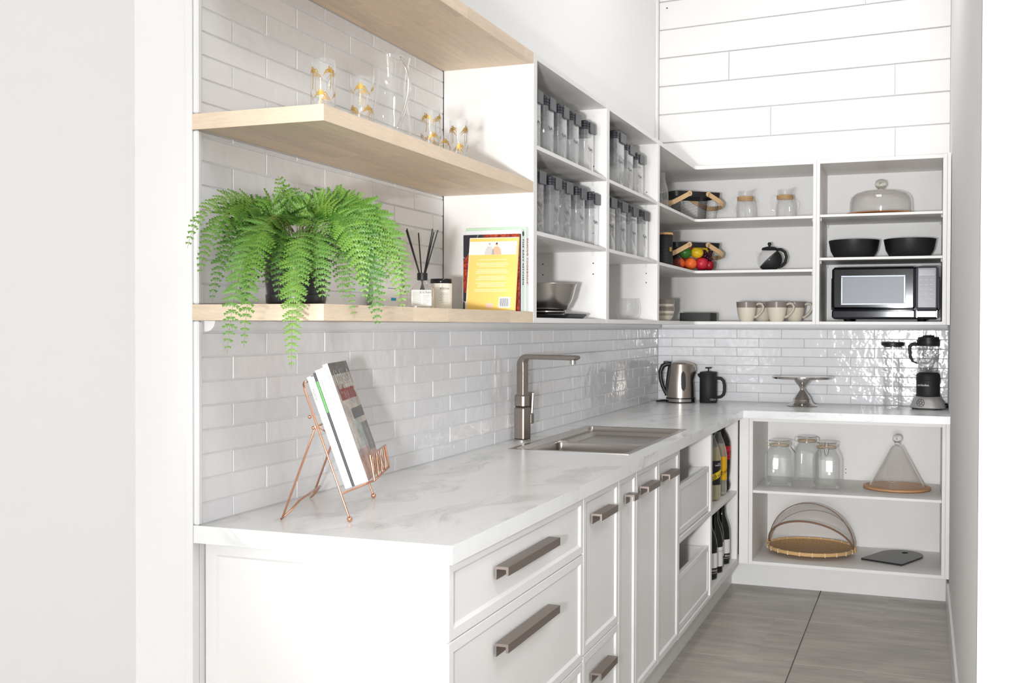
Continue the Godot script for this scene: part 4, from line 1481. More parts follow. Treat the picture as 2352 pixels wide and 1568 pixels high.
func make_containers() -> void:
	var a := 1.8515
	var c := 1.5945
	var pos := ["first", "second", "third", "fourth", "fifth"]
	var u1 := [[2.772, 2.862], [2.644, 2.735], [2.506, 2.593], [2.372, 2.464], [2.197, 2.292]]
	for i in 5: container("storage_container", "tall clear container, %s from the oak shelves on the upper shelf of the scales unit" % pos[i], u1[i][0], u1[i][1], a, 2.034, 0.28)
	var u2 := [[2.742, 2.838], [2.583, 2.674], [2.459, 2.564], [2.301, 2.390], [2.126, 2.226]]
	for i in 5: container("storage_container", "tall clear container, %s from the oak shelves on the middle shelf of the scales unit" % pos[i], u2[i][0], u2[i][1], c, 1.790, 0.28)
	var u3 := [[1.763, 1.892, 2.066], [1.620, 1.739, 2.042], [1.455, 1.573, 2.028]]
	for i in 3: container("storage_container", ["tallest clear container on the upper shelf above the stemless glass", "middle-height clear container on the upper shelf above the stemless glass", "shortest clear container on the upper shelf above the stemless glass"][i], u3[i][0], u3[i][1], a, u3[i][2], 0.28, 0.13)
	container("storage_container", "clear container standing in the back row behind the three on the upper shelf", 1.64, 1.75, a, 2.02, 0.135, 0.11)
	var u4 := [[1.894, 2.02], [1.728, 1.856], [1.553, 1.680], [1.362, 1.491]]
	for i in 4: container("storage_container", "tall clear container, %s from the scales unit on the middle shelf above the stemless glass" % pos[i], u4[i][0], u4[i][1], c, 1.800, 0.28, 0.13)

func make_unit_bases() -> void:
	var y := 1.3345
	var t := thing("kitchen_scales", "flat black electronic kitchen scales under the steel bowl", "scales", Vector3(0.185, y, 2.42))
	var g := Geo.new()
	g.skin([Geo.rrect(0.19, 0.215, 0.02, 0.0, 5), Geo.rrect(0.21, 0.235, 0.02, 0.012, 5), Geo.rrect(0.21, 0.235, 0.02, 0.016, 5), Geo.rrect(0.002, 0.002, 0.001, 0.0165, 5)])
	g.cap(Geo.rrect(0.19, 0.215, 0.02, 0.0, 5), Vector3.DOWN)
	part(t, "body", g, M.black)
	g = Geo.new()
	g.lathe([[0.062, 0.0166], [0.068, 0.022], [0.068, 0.026], [0, 0.026]], 36, -0.01, 0.0)
	part(t, "platform", g, M.chrome)
	g = Geo.new()
	g.lathe([[0.0, 0.0005], [0.058, 0.0005], [0.072, 0.006], [0.090, 0.040], [0.1005, 0.082], [0.1045, 0.092], [0.1040, 0.0935], [0.099, 0.084], [0.088, 0.042], [0.070, 0.009], [0.055, 0.003], [0, 0.003]], 56)
	single("mixing_bowl", "brushed stainless steel bowl resting on the black scales", "bowl", g, M.steel, Vector3(0.172, y + 0.0262, 2.405))
	t = thing("stemless_glass", "double-walled stemless glass alone in its wall unit compartment", "glass", Vector3(0.19, y, 1.36))
	g = Geo.new()
	g.lathe([[0, 0.0003], [0.032, 0.0003], [0.046, 0.012], [0.0535, 0.035], [0.052, 0.065], [0.044, 0.094], [0.0425, 0.0955], [0.041, 0.094], [0.0435, 0.066], [0.0425, 0.04], [0.034, 0.02], [0, 0.012]], 40)
	part(t, "glass_body", g, M.glass)

# ---------------------------------------------------------------- corner wall unit
func mesh_basket(called: String, label: String, at: Vector3, turn: float) -> Node3D:
	var t := thing(called, label, "basket", at, turn, "black wire mesh baskets with wooden handles")
	var L := 0.285
	var D := 0.185
	var h := 0.148
	var ring_at := func(y: float, grow: float) -> PackedVector3Array:
		var f := 0.86 + 0.14 * pow(clampf(y / h, 0.0, 1.0), 0.7)
		return Geo.rrect(L * f + grow, D * f + grow, 0.035, y, 5)
	# two crossing families of fine wires
	var g := Geo.new()
	var n := 84
	var steps := 9
	for fam in [-1.0, 1.0]:
		for k in n:
			var prev := []
			for i in steps + 1:
				var y := 0.004 + (h - 0.03) * i / steps
				var r: PackedVector3Array = ring_at.call(y, 0.0)
				var per := fposmod(float(k) / n + fam * 0.09 * i / steps, 1.0) * r.size()
				var a := int(per) % r.size()
				var p: Vector3 = r[a].lerp(r[(a + 1) % r.size()], per - floorf(per))
				var nn := Vector3(p.x / L, 0.1, p.z / D).normalized()
				var sd := nn.cross(Vector3.UP).normalized() * 0.00055
				if prev.size():
					g.poly([prev[0] - prev[1], prev[0] + prev[1], p + sd, p - sd], nn)
				prev = [p, sd]
	var mo := part(t, "wire_mesh", g, M.black)
	mo.set_meta("kind", "stuff")
	g = Geo.new()
	g.skin([ring_at.call(h - 0.026, 0.001), ring_at.call(h, 0.002), ring_at.call(h, -0.002), ring_at.call(h - 0.026, -0.003), ring_at.call(h - 0.026, 0.001)])
	part(t, "rim", g, M.black)
	g = Geo.new()
	g.skin([ring_at.call(0.0005, 0.001), ring_at.call(0.006, 0.002), ring_at.call(0.006, -0.002)])
	g.cap(ring_at.call(0.003, 0.0), Vector3.UP)
	part(t, "base", g, M.black)
	var wood := mat(rgb(222, 184, 138), 0.55)
	for sg in [-1.0, 1.0]:
		# a bent wooden loop hanging outwards from pivots on the long sides
		var w := Geo.new()
		var rings := []
		var pts := []
		for q in [[0.0, 1.0], [0.35, 1.0], [0.62, 0.98], [0.80, 0.90], [0.92, 0.72], [0.98, 0.45], [1.0, 0.0], [0.98, -0.45], [0.92, -0.72], [0.80, -0.90], [0.62, -0.98], [0.35, -1.0], [0.0, -1.0]]:
			pts.append(Vector3(sg * (0.055 + 0.112 * q[0]), h - 0.012 - 0.058 * q[0], q[1] * (D / 2 + 0.006)))
		for i in pts.size():
			var tg: Vector3 = (pts[mini(i + 1, pts.size() - 1)] - pts[maxi(i - 1, 0)]).normalized()
			var flat := Vector3(sg * 0.46, 0.89, 0).normalized()
			var up := (flat - tg * flat.dot(tg)).normalized()
			var sd := tg.cross(up)
			rings.append(PackedVector3Array([pts[i] + up * 0.0115 + sd * 0.003, pts[i] + up * 0.0115 - sd * 0.003, pts[i] - up * 0.0115 - sd * 0.003, pts[i] - up * 0.0115 + sd * 0.003]))
		for i in rings.size() - 1:
			for j in 4:
				var j2 := (j + 1) % 4
				var c: Vector3 = (pts[i] + pts[i + 1]) / 2.0
				var m2: Vector3 = (rings[i][j] + rings[i][j2] + rings[i + 1][j] + rings[i + 1][j2]) / 4.0
				w.poly([rings[i][j], rings[i][j2], rings[i + 1][j2], rings[i + 1][j]], (m2 - c).normalized())
		for e in [0, rings.size() - 1]:
			w.xf = Transform3D(Basis(Vector3.RIGHT, PI / 2), pts[e] + Vector3(0, 0, -0.003))
			w.lathe([[0, 0], [0.0135, 0], [0.0135, 0.006], [0, 0.006]], 20)
			w.xf = Transform3D.IDENTITY
		var hd := part(t, "handle", w, wood)
		for e in [0, pts.size() - 1]:
			var s := Geo.new()
			s.ball(pts[e] + Vector3(0, 0, 0.004 if e == 0 else -0.004), Vector3(0.004, 0.004, 0.002), 10, 6)
			part(hd, "screw", s, M.nickel)
	return t

func square_jug(label: String, at: Vector3, turn: float, long_tail: bool) -> void:
	var t := thing("glass_pitcher", label, "jug", at, turn)
	var rings := []
	var prof := [[0.088, 0.0, 0.016], [0.094, 0.004, 0.018], [0.096, 0.03, 0.02], [0.096, 0.075, 0.024], [0.088, 0.098, 0.034], [0.078, 0.112, 0.038], [0.075, 0.125, 0.037], [0.077, 0.155, 0.038]]
	for p in prof: rings.append(Geo.rrect(p[0], p[0], p[2], p[1] + 0.0004, 8))
	var back := prof.duplicate()
	back.reverse()
	for p in back: rings.append(Geo.rrect(p[0] - 0.006, p[0] - 0.006, p[2] - 0.002, maxf(p[1], 0.008) + 0.0004, 8))
	for i in rings.size():
		for j in rings[i].size():
			var p: Vector3 = rings[i][j]
			var u := clampf((p.y - 0.125) / 0.03, 0.0, 1.0)
			var o := clampf(p.x / 0.037, 0.0, 1.0)
			rings[i][j] = p + Vector3(0.014 * u * u * pow(o, 5.0), 0.014 * u * pow(o, 3.0), 0)
	var g := Geo.new()
	g.skin(rings)
	g.cap(rings[0], Vector3.DOWN)
	part(t, "glass_body", g, M.glass)
	g = Geo.new()
	g.tube([Vector3(-0.037, 0.128, 0), Vector3(-0.055, 0.126, 0), Vector3(-0.066, 0.116, 0), Vector3(-0.070, 0.10, 0), Vector3(-0.069, 0.075, 0), Vector3(-0.064, 0.055, 0), Vector3(-0.049, 0.044, 0)], 0.0055, 10)
	part(t, "handle", g, M.glass)
	g = Geo.new()
	for k in 9:
		var ring := []
		for q in 25: ring.append(Vector3(0.0405 * cos(TAU * q / 24.0), 0.1085 + k * 0.0022 + 0.0012 * sin(q * 1.3 + k * 2.0), 0.0405 * sin(TAU * q / 24.0)))
		g.tube(ring, 0.0015, 5)
	part(t, "twine", g, mat(rgb(214, 172, 120), 0.85))
	g = Geo.new()
	if long_tail: g.tube([Vector3(0.030, 0.117, 0.030), Vector3(0.05, 0.108, 0.03), Vector3(0.072, 0.088, 0.025), Vector3(0.070, 0.06, 0.03), Vector3(0.055, 0.025, 0.035), Vector3(0.050, 0.002, 0.036)], 0.0009, 5)
	else: g.tube([Vector3(0.030, 0.115, 0.030), Vector3(0.046, 0.110, 0.03), Vector3(0.060, 0.092, 0.03)], 0.0009, 5)
	part(t, "twine_end", g, mat(rgb(206, 170, 124), 0.85))

func make_corner_unit_things() -> void:
	var s1 := 1.8529
	var s2 := 1.5919
	var s3 := 1.3344
	# glass bottles near the divider
	var lab := ["clear glass bottle touching the unit divider, half hidden", "clear glass milk bottle standing before the empty basket"]
	for i in 2:
		var t := thing("glass_bottle", lab[i], "bottle", [Vector3(0.235, s1, 1.12), Vector3(0.215, s1, 0.83)][i])
		var g := Geo.new()
		g.lathe([[0, 0], [0.030, 0], [0.033, 0.004], [0.033, 0.085], [0.029, 0.115], [0.019, 0.150], [0.0165, 0.170], [0.019, 0.182], [0.019, 0.190], [0.0165, 0.192], [0.0145, 0.190], [0.0140, 0.170], [0.0165, 0.150], [0.0265, 0.115], [0.0305, 0.085], [0.0305, 0.007], [0, 0.006]], 32)
		part(t, "glass_body", g, M.glass)
	mesh_basket("mesh_basket", "empty black wire mesh basket with wooden handles on the upper corner shelf", Vector3(0.245, s1, 0.315), 0.72)
	square_jug("square clear glass pitcher with a short twine bow, beside the empty basket", Vector3(0.524, s1, 0.25), 0.25, false)
	square_jug("square clear glass pitcher with a long loose twine end, beside the unit divider", Vector3(0.725, s1, 0.25), 0.20, true)
	# ribbed canister
	var t := thing("canister", "black ribbed canister with a wooden lid beside the fruit basket", "canister", Vector3(0.232, s2, 0.845))
	var g := Geo.new()
	var pr := [[0, 0.0], [0.040, 0.0]]
	for k in 24:
		pr.append([0.0415, 0.002 + k * 0.0062])
		pr.append([0.0400, 0.0055 + k * 0.0062])
	pr.append([0.0, 0.152])
	g.lathe(pr, 36, 0, 0, 20.0)
	part(t, "body", g, M.black_matte)
	g = Geo.new()
	g.lathe([[0, 0.152], [0.0425, 0.152], [0.0425, 0.160], [0.041, 0.162], [0, 0.162]], 36)
	part(t, "lid", g, mat(rgb(206, 160, 110), 0.5))
	g = Geo.new()
	g.box(Vector3(0.036, 0.082, 0.022), Vector3(0.010, 0.022, 0.014), 0.002)
	part(t, "clasp", g, M.gold)
	# fruit basket and its fruit
	var bk := Vector3(0.245, s2, 0.315)
	mesh_basket("mesh_basket", "black wire mesh basket with wooden handles filled with fruit", bk, 0.72)
	var turn := Basis(Vector3.UP, 0.72)
	var fruit := [
		["orange", "bright orange at the bottom of the basket under the black grapes", "fruit", rgb(240, 92, 40), Vector3(-0.085, 0.040, 0.042), 0.033],
		["orange", "bright orange at the bottom of the basket under the lime", "fruit", rgb(244, 110, 38), Vector3(-0.018, 0.040, 0.046), 0.033],
		["apple", "large red apple at the bottom of the basket under the lemon", "fruit", rgb(206, 36, 58), Vector3(0.050, 0.042, 0.042), 0.035],
		["apple", "dark red apple in the basket under the purple grapes", "fruit", rgb(176, 26, 42), Vector3(0.102, 0.036, 0.030), 0.028],
		["lime", "green lime on top in the fruit basket", "fruit", rgb(52, 118, 36), Vector3(-0.048, 0.098, 0.042), 0.030],
		["lemon", "yellow lemon on top in the fruit basket beside the lime", "fruit", rgb(236, 198, 28), Vector3(0.022, 0.100, 0.044), 0.030],
		["banana", "yellow banana tip behind the purple grapes", "fruit", rgb(232, 190, 40), Vector3(0.075, 0.105, -0.005), 0.018],
		["strawberry", "small red strawberry peeking above the lime and lemon", "fruit", rgb(206, 44, 58), Vector3(-0.005, 0.128, 0.02), 0.012],
		["apple", "red apple in the far side of the fruit basket", "fruit", rgb(190, 40, 46), Vector3(0.0, 0.045, -0.038), 0.035]]
	for f in fruit:
		g = Geo.new()
		var r: float = f[5]
		if f[0] == "lemon" or f[0] == "lime": g.ball(Vector3.ZERO, Vector3(r * 1.12, r, r), 24, 14)
		elif f[0] == "banana": g.tube([Vector3(-0.05, -0.01, 0), Vector3(-0.025, 0.008, 0), Vector3(0, 0.014, 0), Vector3(0.025, 0.010, 0), Vector3(0.042, -0.006, 0)], [0.006, 0.015, 0.017, 0.015, 0.005], 14)
		elif f[0] == "apple":
			g.lathe([[0, -r * 0.80], [r * 0.45, -r * 0.92], [r * 0.85, -r * 0.55], [r, 0.05 * r], [r * 0.85, r * 0.62], [r * 0.45, r * 0.88], [r * 0.15, r * 0.80], [0, r * 0.66]], 26, 0, 0, 80.0)
		else: g.ball(Vector3.ZERO, Vector3(r, r * 0.96, r), 24, 14)
		single(f[0], f[1], f[2], g, mat(f[3], 0.38), bk + turn * f[4], 0.3)
	for b in [["black grapes heaped in the basket beside the canister", rgb(26, 26, 34), Vector3(-0.098, 0.096, 0.026), 30], ["purple grapes hanging in the basket beside the lemon", rgb(64, 20, 40), Vector3(0.086, 0.082, 0.030), 36]]:
		var bt := thing("grape_bunch", b[0], "fruit", bk + turn * b[2])
		var gm := mat(b[1], 0.25)
		var ball := Geo.new()
		ball.ball(Vector3.ZERO, Vector3(0.0078, 0.0082, 0.0078), 12, 8)
		var bm := ball.mesh()
		for k in b[3]:
			var d := Vector3(rng.randf_range(-1, 1), rng.randf_range(-1, 1), rng.randf_range(-1, 1)) * Vector3(0.026, 0.028, 0.020)
			part(bt, "grape", bm, gm, d)
	# teapot
	t = thing("teapot", "round glass teapot with a slanted black casing", "teapot", Vector3(0.650, s2, 0.26), 0.30)
	g = Geo.new()
	var sph := []
	for k in 21:
		var a := lerpf(-PI / 2 * 0.86, PI / 2 * 0.80, k / 20.0)
		sph.append([0.062 * cos(a), 0.060 + 0.058 * sin(a)])
	g.lathe(sph, 40)
	part(t, "glass_body", g, M.glass)
	g = Geo.new()   # the casing covers everything on one side of a slanted plane
	var rings := []
	for k in 25:
		var a := lerpf(-PI / 2 * 0.92, PI / 2 * 0.70, k / 24.0)
		var ring := PackedVector3Array()
		for j in 33:
			var y := 0.060 + 0.0595 * sin(a)
			var r := 0.0635 * cos(a)
			# widest half angle at which the casing still lies below the slanted cut x = 1.05 (y - 0.062) - 0.006
			var cut := (1.02 * (y - 0.068)) / maxf(r, 0.001)
			var half := acos(clampf(cut, -1.0, 1.0))
			var b := lerpf(-half, half, j / 32.0)
			ring.append(Vector3(r * cos(b), y, r * sin(b)))
		rings.append(ring)
	g.skin(rings, false, 179.0)
	g.lathe([[0, 0.0002], [0.040, 0.0002], [0.041, 0.004], [0.030, 0.008]], 32)
	part(t, "casing", g, M.black_matte)
	g = Geo.new()
	g.tube([Vector3(0.034, 0.112, 0), Vector3(0.058, 0.113, 0), Vector3(0.078, 0.100, 0), Vector3(0.086, 0.075, 0), Vector3(0.080, 0.046, 0), Vector3(0.063, 0.028, 0), Vector3(0.046, 0.022, 0)], 0.0075, 12)
	part(t, "handle", g, M.black_matte)
	g = Geo.new()
	g.lathe([[0, 0.110], [0.038, 0.110], [0.040, 0.113], [0.036, 0.121], [0.02, 0.126], [0.006, 0.128], [0.006, 0.133], [0.010, 0.139], [0.010, 0.143], [0.006, 0.149], [0, 0.150]], 32)
	part(t, "lid", g, M.black_matte)
	g = Geo.new()
	g.tube([Vector3(-0.056, 0.082, 0), Vector3(-0.068, 0.094, 0), Vector3(-0.072, 0.102, 0)], [0.010, 0.008, 0.007], 12)
	part(t, "spout", g, M.glass)
	# bowls, tray, mugs
	var cream := mat(rgb(226, 216, 198), 0.3)
	var taupe := mat(rgb(142, 130, 122), 0.25)
	for i in 2:
		t = thing("stoneware_bowl", ["cream stoneware bowl with a taupe rim, lower of two stacked", "cream stoneware bowl with a taupe rim, upper of two stacked"][i], "bowl", Vector3(0.180, s3 + i * 0.034, 0.66))
		g = Geo.new()
		g.lathe([[0, 0.0003], [0.036, 0.0003], [0.048, 0.010], [0.0585, 0.030], [0.0615, 0.050]], 40)
		part(t, "lower_glaze", g, cream)
		g = Geo.new()
		g.lathe([[0.0615, 0.050], [0.0625, 0.070], [0.0615, 0.0715], [0.060, 0.070], [0.056, 0.040], [0.040, 0.014], [0, 0.010]], 40)
		part(t, "rim_glaze", g, taupe)
		g = Geo.new()
		if i == 0:
			for k in 3:
				var q := []
				for j in 21: q.append(Vector3(0.0596 * cos(0.1 + j * 0.075), 0.028 + k * 0.004, 0.0596 * sin(0.1 + j * 0.075)) * Vector3(1.0 + 0.006 * k, 1, 1.0 + 0.006 * k))
				g.tube(q, 0.0007, 4)
			part(t, "painted_line", g, mat(rgb(80, 70, 62), 0.7))
	t = thing("serving_tray", "low dark speckled tray under the fruit basket shelf", "tray", Vector3(0.300, s3, 0.34))
	var sp := noise(0.4, 2, 71)
	var spt := picture(128, 128, func(x, y):
		var v: float = 0.13 + 0.22 * maxf(sp.get_noise_2d(x, y), 0.0)
		return Color(v, v, v))
	var spm := mat(Color.WHITE, 0.6)
	spm.albedo_texture = spt
	spm.uv1_triplanar = true
	spm.uv1_scale = Vector3(9, 9, 9)
	g = Geo.new()
	g.skin([Geo.rrect(0.165, 0.165, 0.012, 0.0003, 4), Geo.rrect(0.165, 0.165, 0.012, 0.044, 4), Geo.rrect(0.155, 0.155, 0.010, 0.044, 4), Geo.rrect(0.155, 0.155, 0.010, 0.006, 4)])
	g.cap(Geo.rrect(0.155, 0.155, 0.010, 0.006, 4), Vector3.UP)
	part(t, "tray_body", g, spm)
	var spots := [Vector3(0.552, s3, 0.37), Vector3(0.620, s3, 0.27), Vector3(0.702, s3, 0.37), Vector3(0.780, s3, 0.28)]
	var mlab := ["cream mug with a taupe rim next to the dark tray, front of its pair", "cream mug with a taupe rim tucked between the two front mugs", "cream mug with a taupe rim in the middle of the mug row", "cream mug with a taupe rim beside the unit divider"]
	var first: Node3D
	for i in 4:
		if i == 0:
			first = thing("mug", mlab[0], "mug", spots[0], -0.10, "cream and taupe mugs")
			g = Geo.new()
			g.lathe([[0, 0.0003], [0.031, 0.0003], [0.034, 0.003], [0.044, 0.035], [0.0495, 0.070]], 40)
			part(first, "lower_glaze", g, cream)
			g = Geo.new()
			g.lathe([[0.0495, 0.070], [0.0520, 0.098], [0.0505, 0.0995], [0.049, 0.098], [0.046, 0.060], [0.034, 0.010], [0, 0.007]], 40)
			part(first, "rim_glaze", g, taupe)
			g = Geo.new()
			g.tube([Vector3(0.0495, 0.085, 0), Vector3(0.062, 0.091, 0), Vector3(0.077, 0.088, 0), Vector3(0.085, 0.075, 0), Vector3(0.080, 0.055, 0), Vector3(0.065, 0.036, 0), Vector3(0.050, 0.024, 0), Vector3(0.040, 0.020, 0)], 0.0042, 8, false, 1.6)
			part(first, "handle", g, mat(rgb(196, 184, 170), 0.3))
		else:
			copy(first, spots[i], [0, -0.05, -0.10, 0.0][i], mlab[i])

# ---------------------------------------------------------------- end wall unit
func make_end_unit_things() -> void:
	var s1 := 1.8559
	var s2 := 1.6459
	var s3 := 1.3344
	var wn := noise(0.02, 3, 81)
	var wt := picture(256, 256, func(x, y):
		var st := floori(y / 36.0)
		var k: float = 1.0 + 0.18 * wn.get_noise_2d(x * 0.4 + st * 99.0, y * 3.0) + 0.12 * sin(st * 2.4)
		return Color(0.66 * k, 0.44 * k, 0.28 * k))
	M.acacia = mat(Color.WHITE, 0.45)
	M.acacia.albedo_texture = wt
	M.acacia.uv1_scale = Vector3(4, 4, 1)
	var g := Geo.new()
	g.lathe([[0, 0.0003], [0.12, 0.0003], [0.175, 0.010], [0.176, 0.013], [0.172, 0.0145], [0, 0.0145]], 64)
	for i in g.t.size(): g.t[i] = Vector2(g.v[i].x, g.v[i].z)
	single("cake_board", "round acacia board under the glass cake dome", "board", g, M.acacia, Vector3(1.190, s1, 0.255))
	var t := thing("cake_dome", "clear glass cake dome with a ball knob on a wooden board", "dome", Vector3(1.190, s1 + 0.0150, 0.255))
	g = Geo.new()
	var pr := [[0.147, 0.0], [0.149, 0.001], [0.148, 0.055], [0.143, 0.078], [0.128, 0.096], [0.10, 0.107], [0.05, 0.113], [0, 0.114]]
	var inner := [[0, 0.111], [0.05, 0.110], [0.099, 0.104], [0.126, 0.0935], [0.1405, 0.077], [0.1455, 0.055], [0.147, 0.0]]
	g.lathe(pr + inner, 56)
	part(t, "glass_cover", g, M.glass_warm)
	g = Geo.new()
	g.lathe([[0, 0.113], [0.014, 0.1145], [0.011, 0.119], [0.014, 0.124], [0.024, 0.133], [0.0285, 0.146], [0.025, 0.160], [0.014, 0.168], [0, 0.170]], 28, 0, 0, 80.0)
	part(t, "knob", g, solid_glass(Color(0.95, 0.96, 0.92)))
	var lab := ["wide matte black bowl next to the unit divider", "wide matte black bowl nearer the aisle wall"]
	for i in 2:
		g = Geo.new()
		g.lathe([[0, 0.0003], [0.078, 0.0003], [0.094, 0.008], [0.112, 0.04], [0.1225, 0.092], [0.1205, 0.093], [0.108, 0.042], [0.09, 0.012], [0, 0.008]], 56)
		single("serving_bowl", lab[i], "bowl", g, mat(rgb(20, 20, 21), 0.42), Vector3([1.066, 1.328][i], s2, [0.27, 0.27][i]))
	# microwave
	t = thing("microwave_oven", "black microwave oven with a silver-meshed door window", "microwave", Vector3(1.216, s3, 0.235))
	g = Geo.new()
	g.slab(Vector3(-0.243, 0.012, -0.17), Vector3(0.243, 0.262, 0.165), 0.008)
	g.slab(Vector3(-0.250, 0.055, -0.14), Vector3(-0.24, 0.215, 0.14), 0.004)
	g.slab(Vector3(0.24, 0.055, -0.14), Vector3(0.2515, 0.215, 0.14), 0.004)
	part(t, "housing", g, M.black)
	g = Geo.new()
	g.slab(Vector3(-0.243, 0.058, 0.1655), Vector3(0.142, 0.264, 0.198), 0.012)
	var door := part(t, "door", g, M.black_gloss)
	g = Geo.new()
	var o := 0.004
	g.slab(Vector3(-0.192, 0.088, 0.1975), Vector3(0.088, 0.2155, 0.1985), 0.0004)
	var gn := picture(128, 64, func(x, y):
		var v: float = 0.50 if (x % 4 < 2) != (y % 4 < 2) else 0.40
		return Color(v * 0.97, v, v * 1.06))
	var gm := mat(Color.WHITE, 0.35)
	gm.albedo_texture = gn
	gm.uv1_scale = Vector3(7, 7, 1)
	part(door, "window_mesh", g, gm)
	g = Geo.new()
	g.slab(Vector3(-0.200, 0.0805, 0.1980), Vector3(0.096, 0.0885, 0.2004), 0.001)
	g.slab(Vector3(-0.200, 0.2150, 0.1980), Vector3(0.096, 0.2230, 0.2004), 0.001)
	g.slab(Vector3(-0.200, 0.0885, 0.1980), Vector3(-0.1915, 0.2150, 0.2004), 0.001)
	g.slab(Vector3(0.0875, 0.0885, 0.1980), Vector3(0.096, 0.2150, 0.2004), 0.001)
	part(door, "window_frame", g, mat(rgb(136, 142, 152), 0.3, 0.2))
	g = Geo.new()
	g.slab(Vector3(-0.243, 0.014, 0.1655), Vector3(0.142, 0.0572, 0.200), 0.008)
	part(t, "lower_bar", g, mat(rgb(20, 24, 34), 0.06))
	g = Geo.new()
	g.slab(Vector3(0.143, 0.058, 0.1655), Vector3(0.2415, 0.264, 0.198), 0.010)
	var cp := part(t, "control_panel", g, mat(rgb(86, 86, 94), 0.3))
	var wh := mat(rgb(206, 206, 210), 0.5)
	for r in 6:
		for c in 3:
			g = Geo.new()
			g.box(Vector3(0.166 + c * 0.023, 0.198 - r * 0.0225, 0.1984), Vector3(0.011, 0.0030, 0.0008))
			part(cp, "button", g, wh)
	g = Geo.new()
	g.slab(Vector3(0.155, 0.217, 0.1982), Vector3(0.228, 0.2475, 0.1990), 0.0004)
	part(cp, "display", g, mat(rgb(58, 58, 66), 0.2))
	g = Geo.new()
	g.slab(Vector3(0.143, 0.014, 0.1655), Vector3(0.2415, 0.0572, 0.200), 0.008)
	part(t, "door_button", g, mat(rgb(24, 26, 34), 0.08))
	g = Geo.new()
	for c in [[0.146, 0.149], [0.2355, 0.2385]]: g.slab(Vector3(c[0], 0.018, 0.1998), Vector3(c[1], 0.053, 0.2012), 0.0006)
	part(t, "button_trim", g, M.chrome)
	for q in [[-0.17, -0.12], [0.17, -0.12], [-0.17, 0.13], [0.17, 0.13]]:
		g = Geo.new()
		g.lathe([[0, 0.0004], [0.018, 0.0004], [0.022, 0.012], [0, 0.012]], 16, q[0], q[1])
		part(t, "foot", g, M.black)

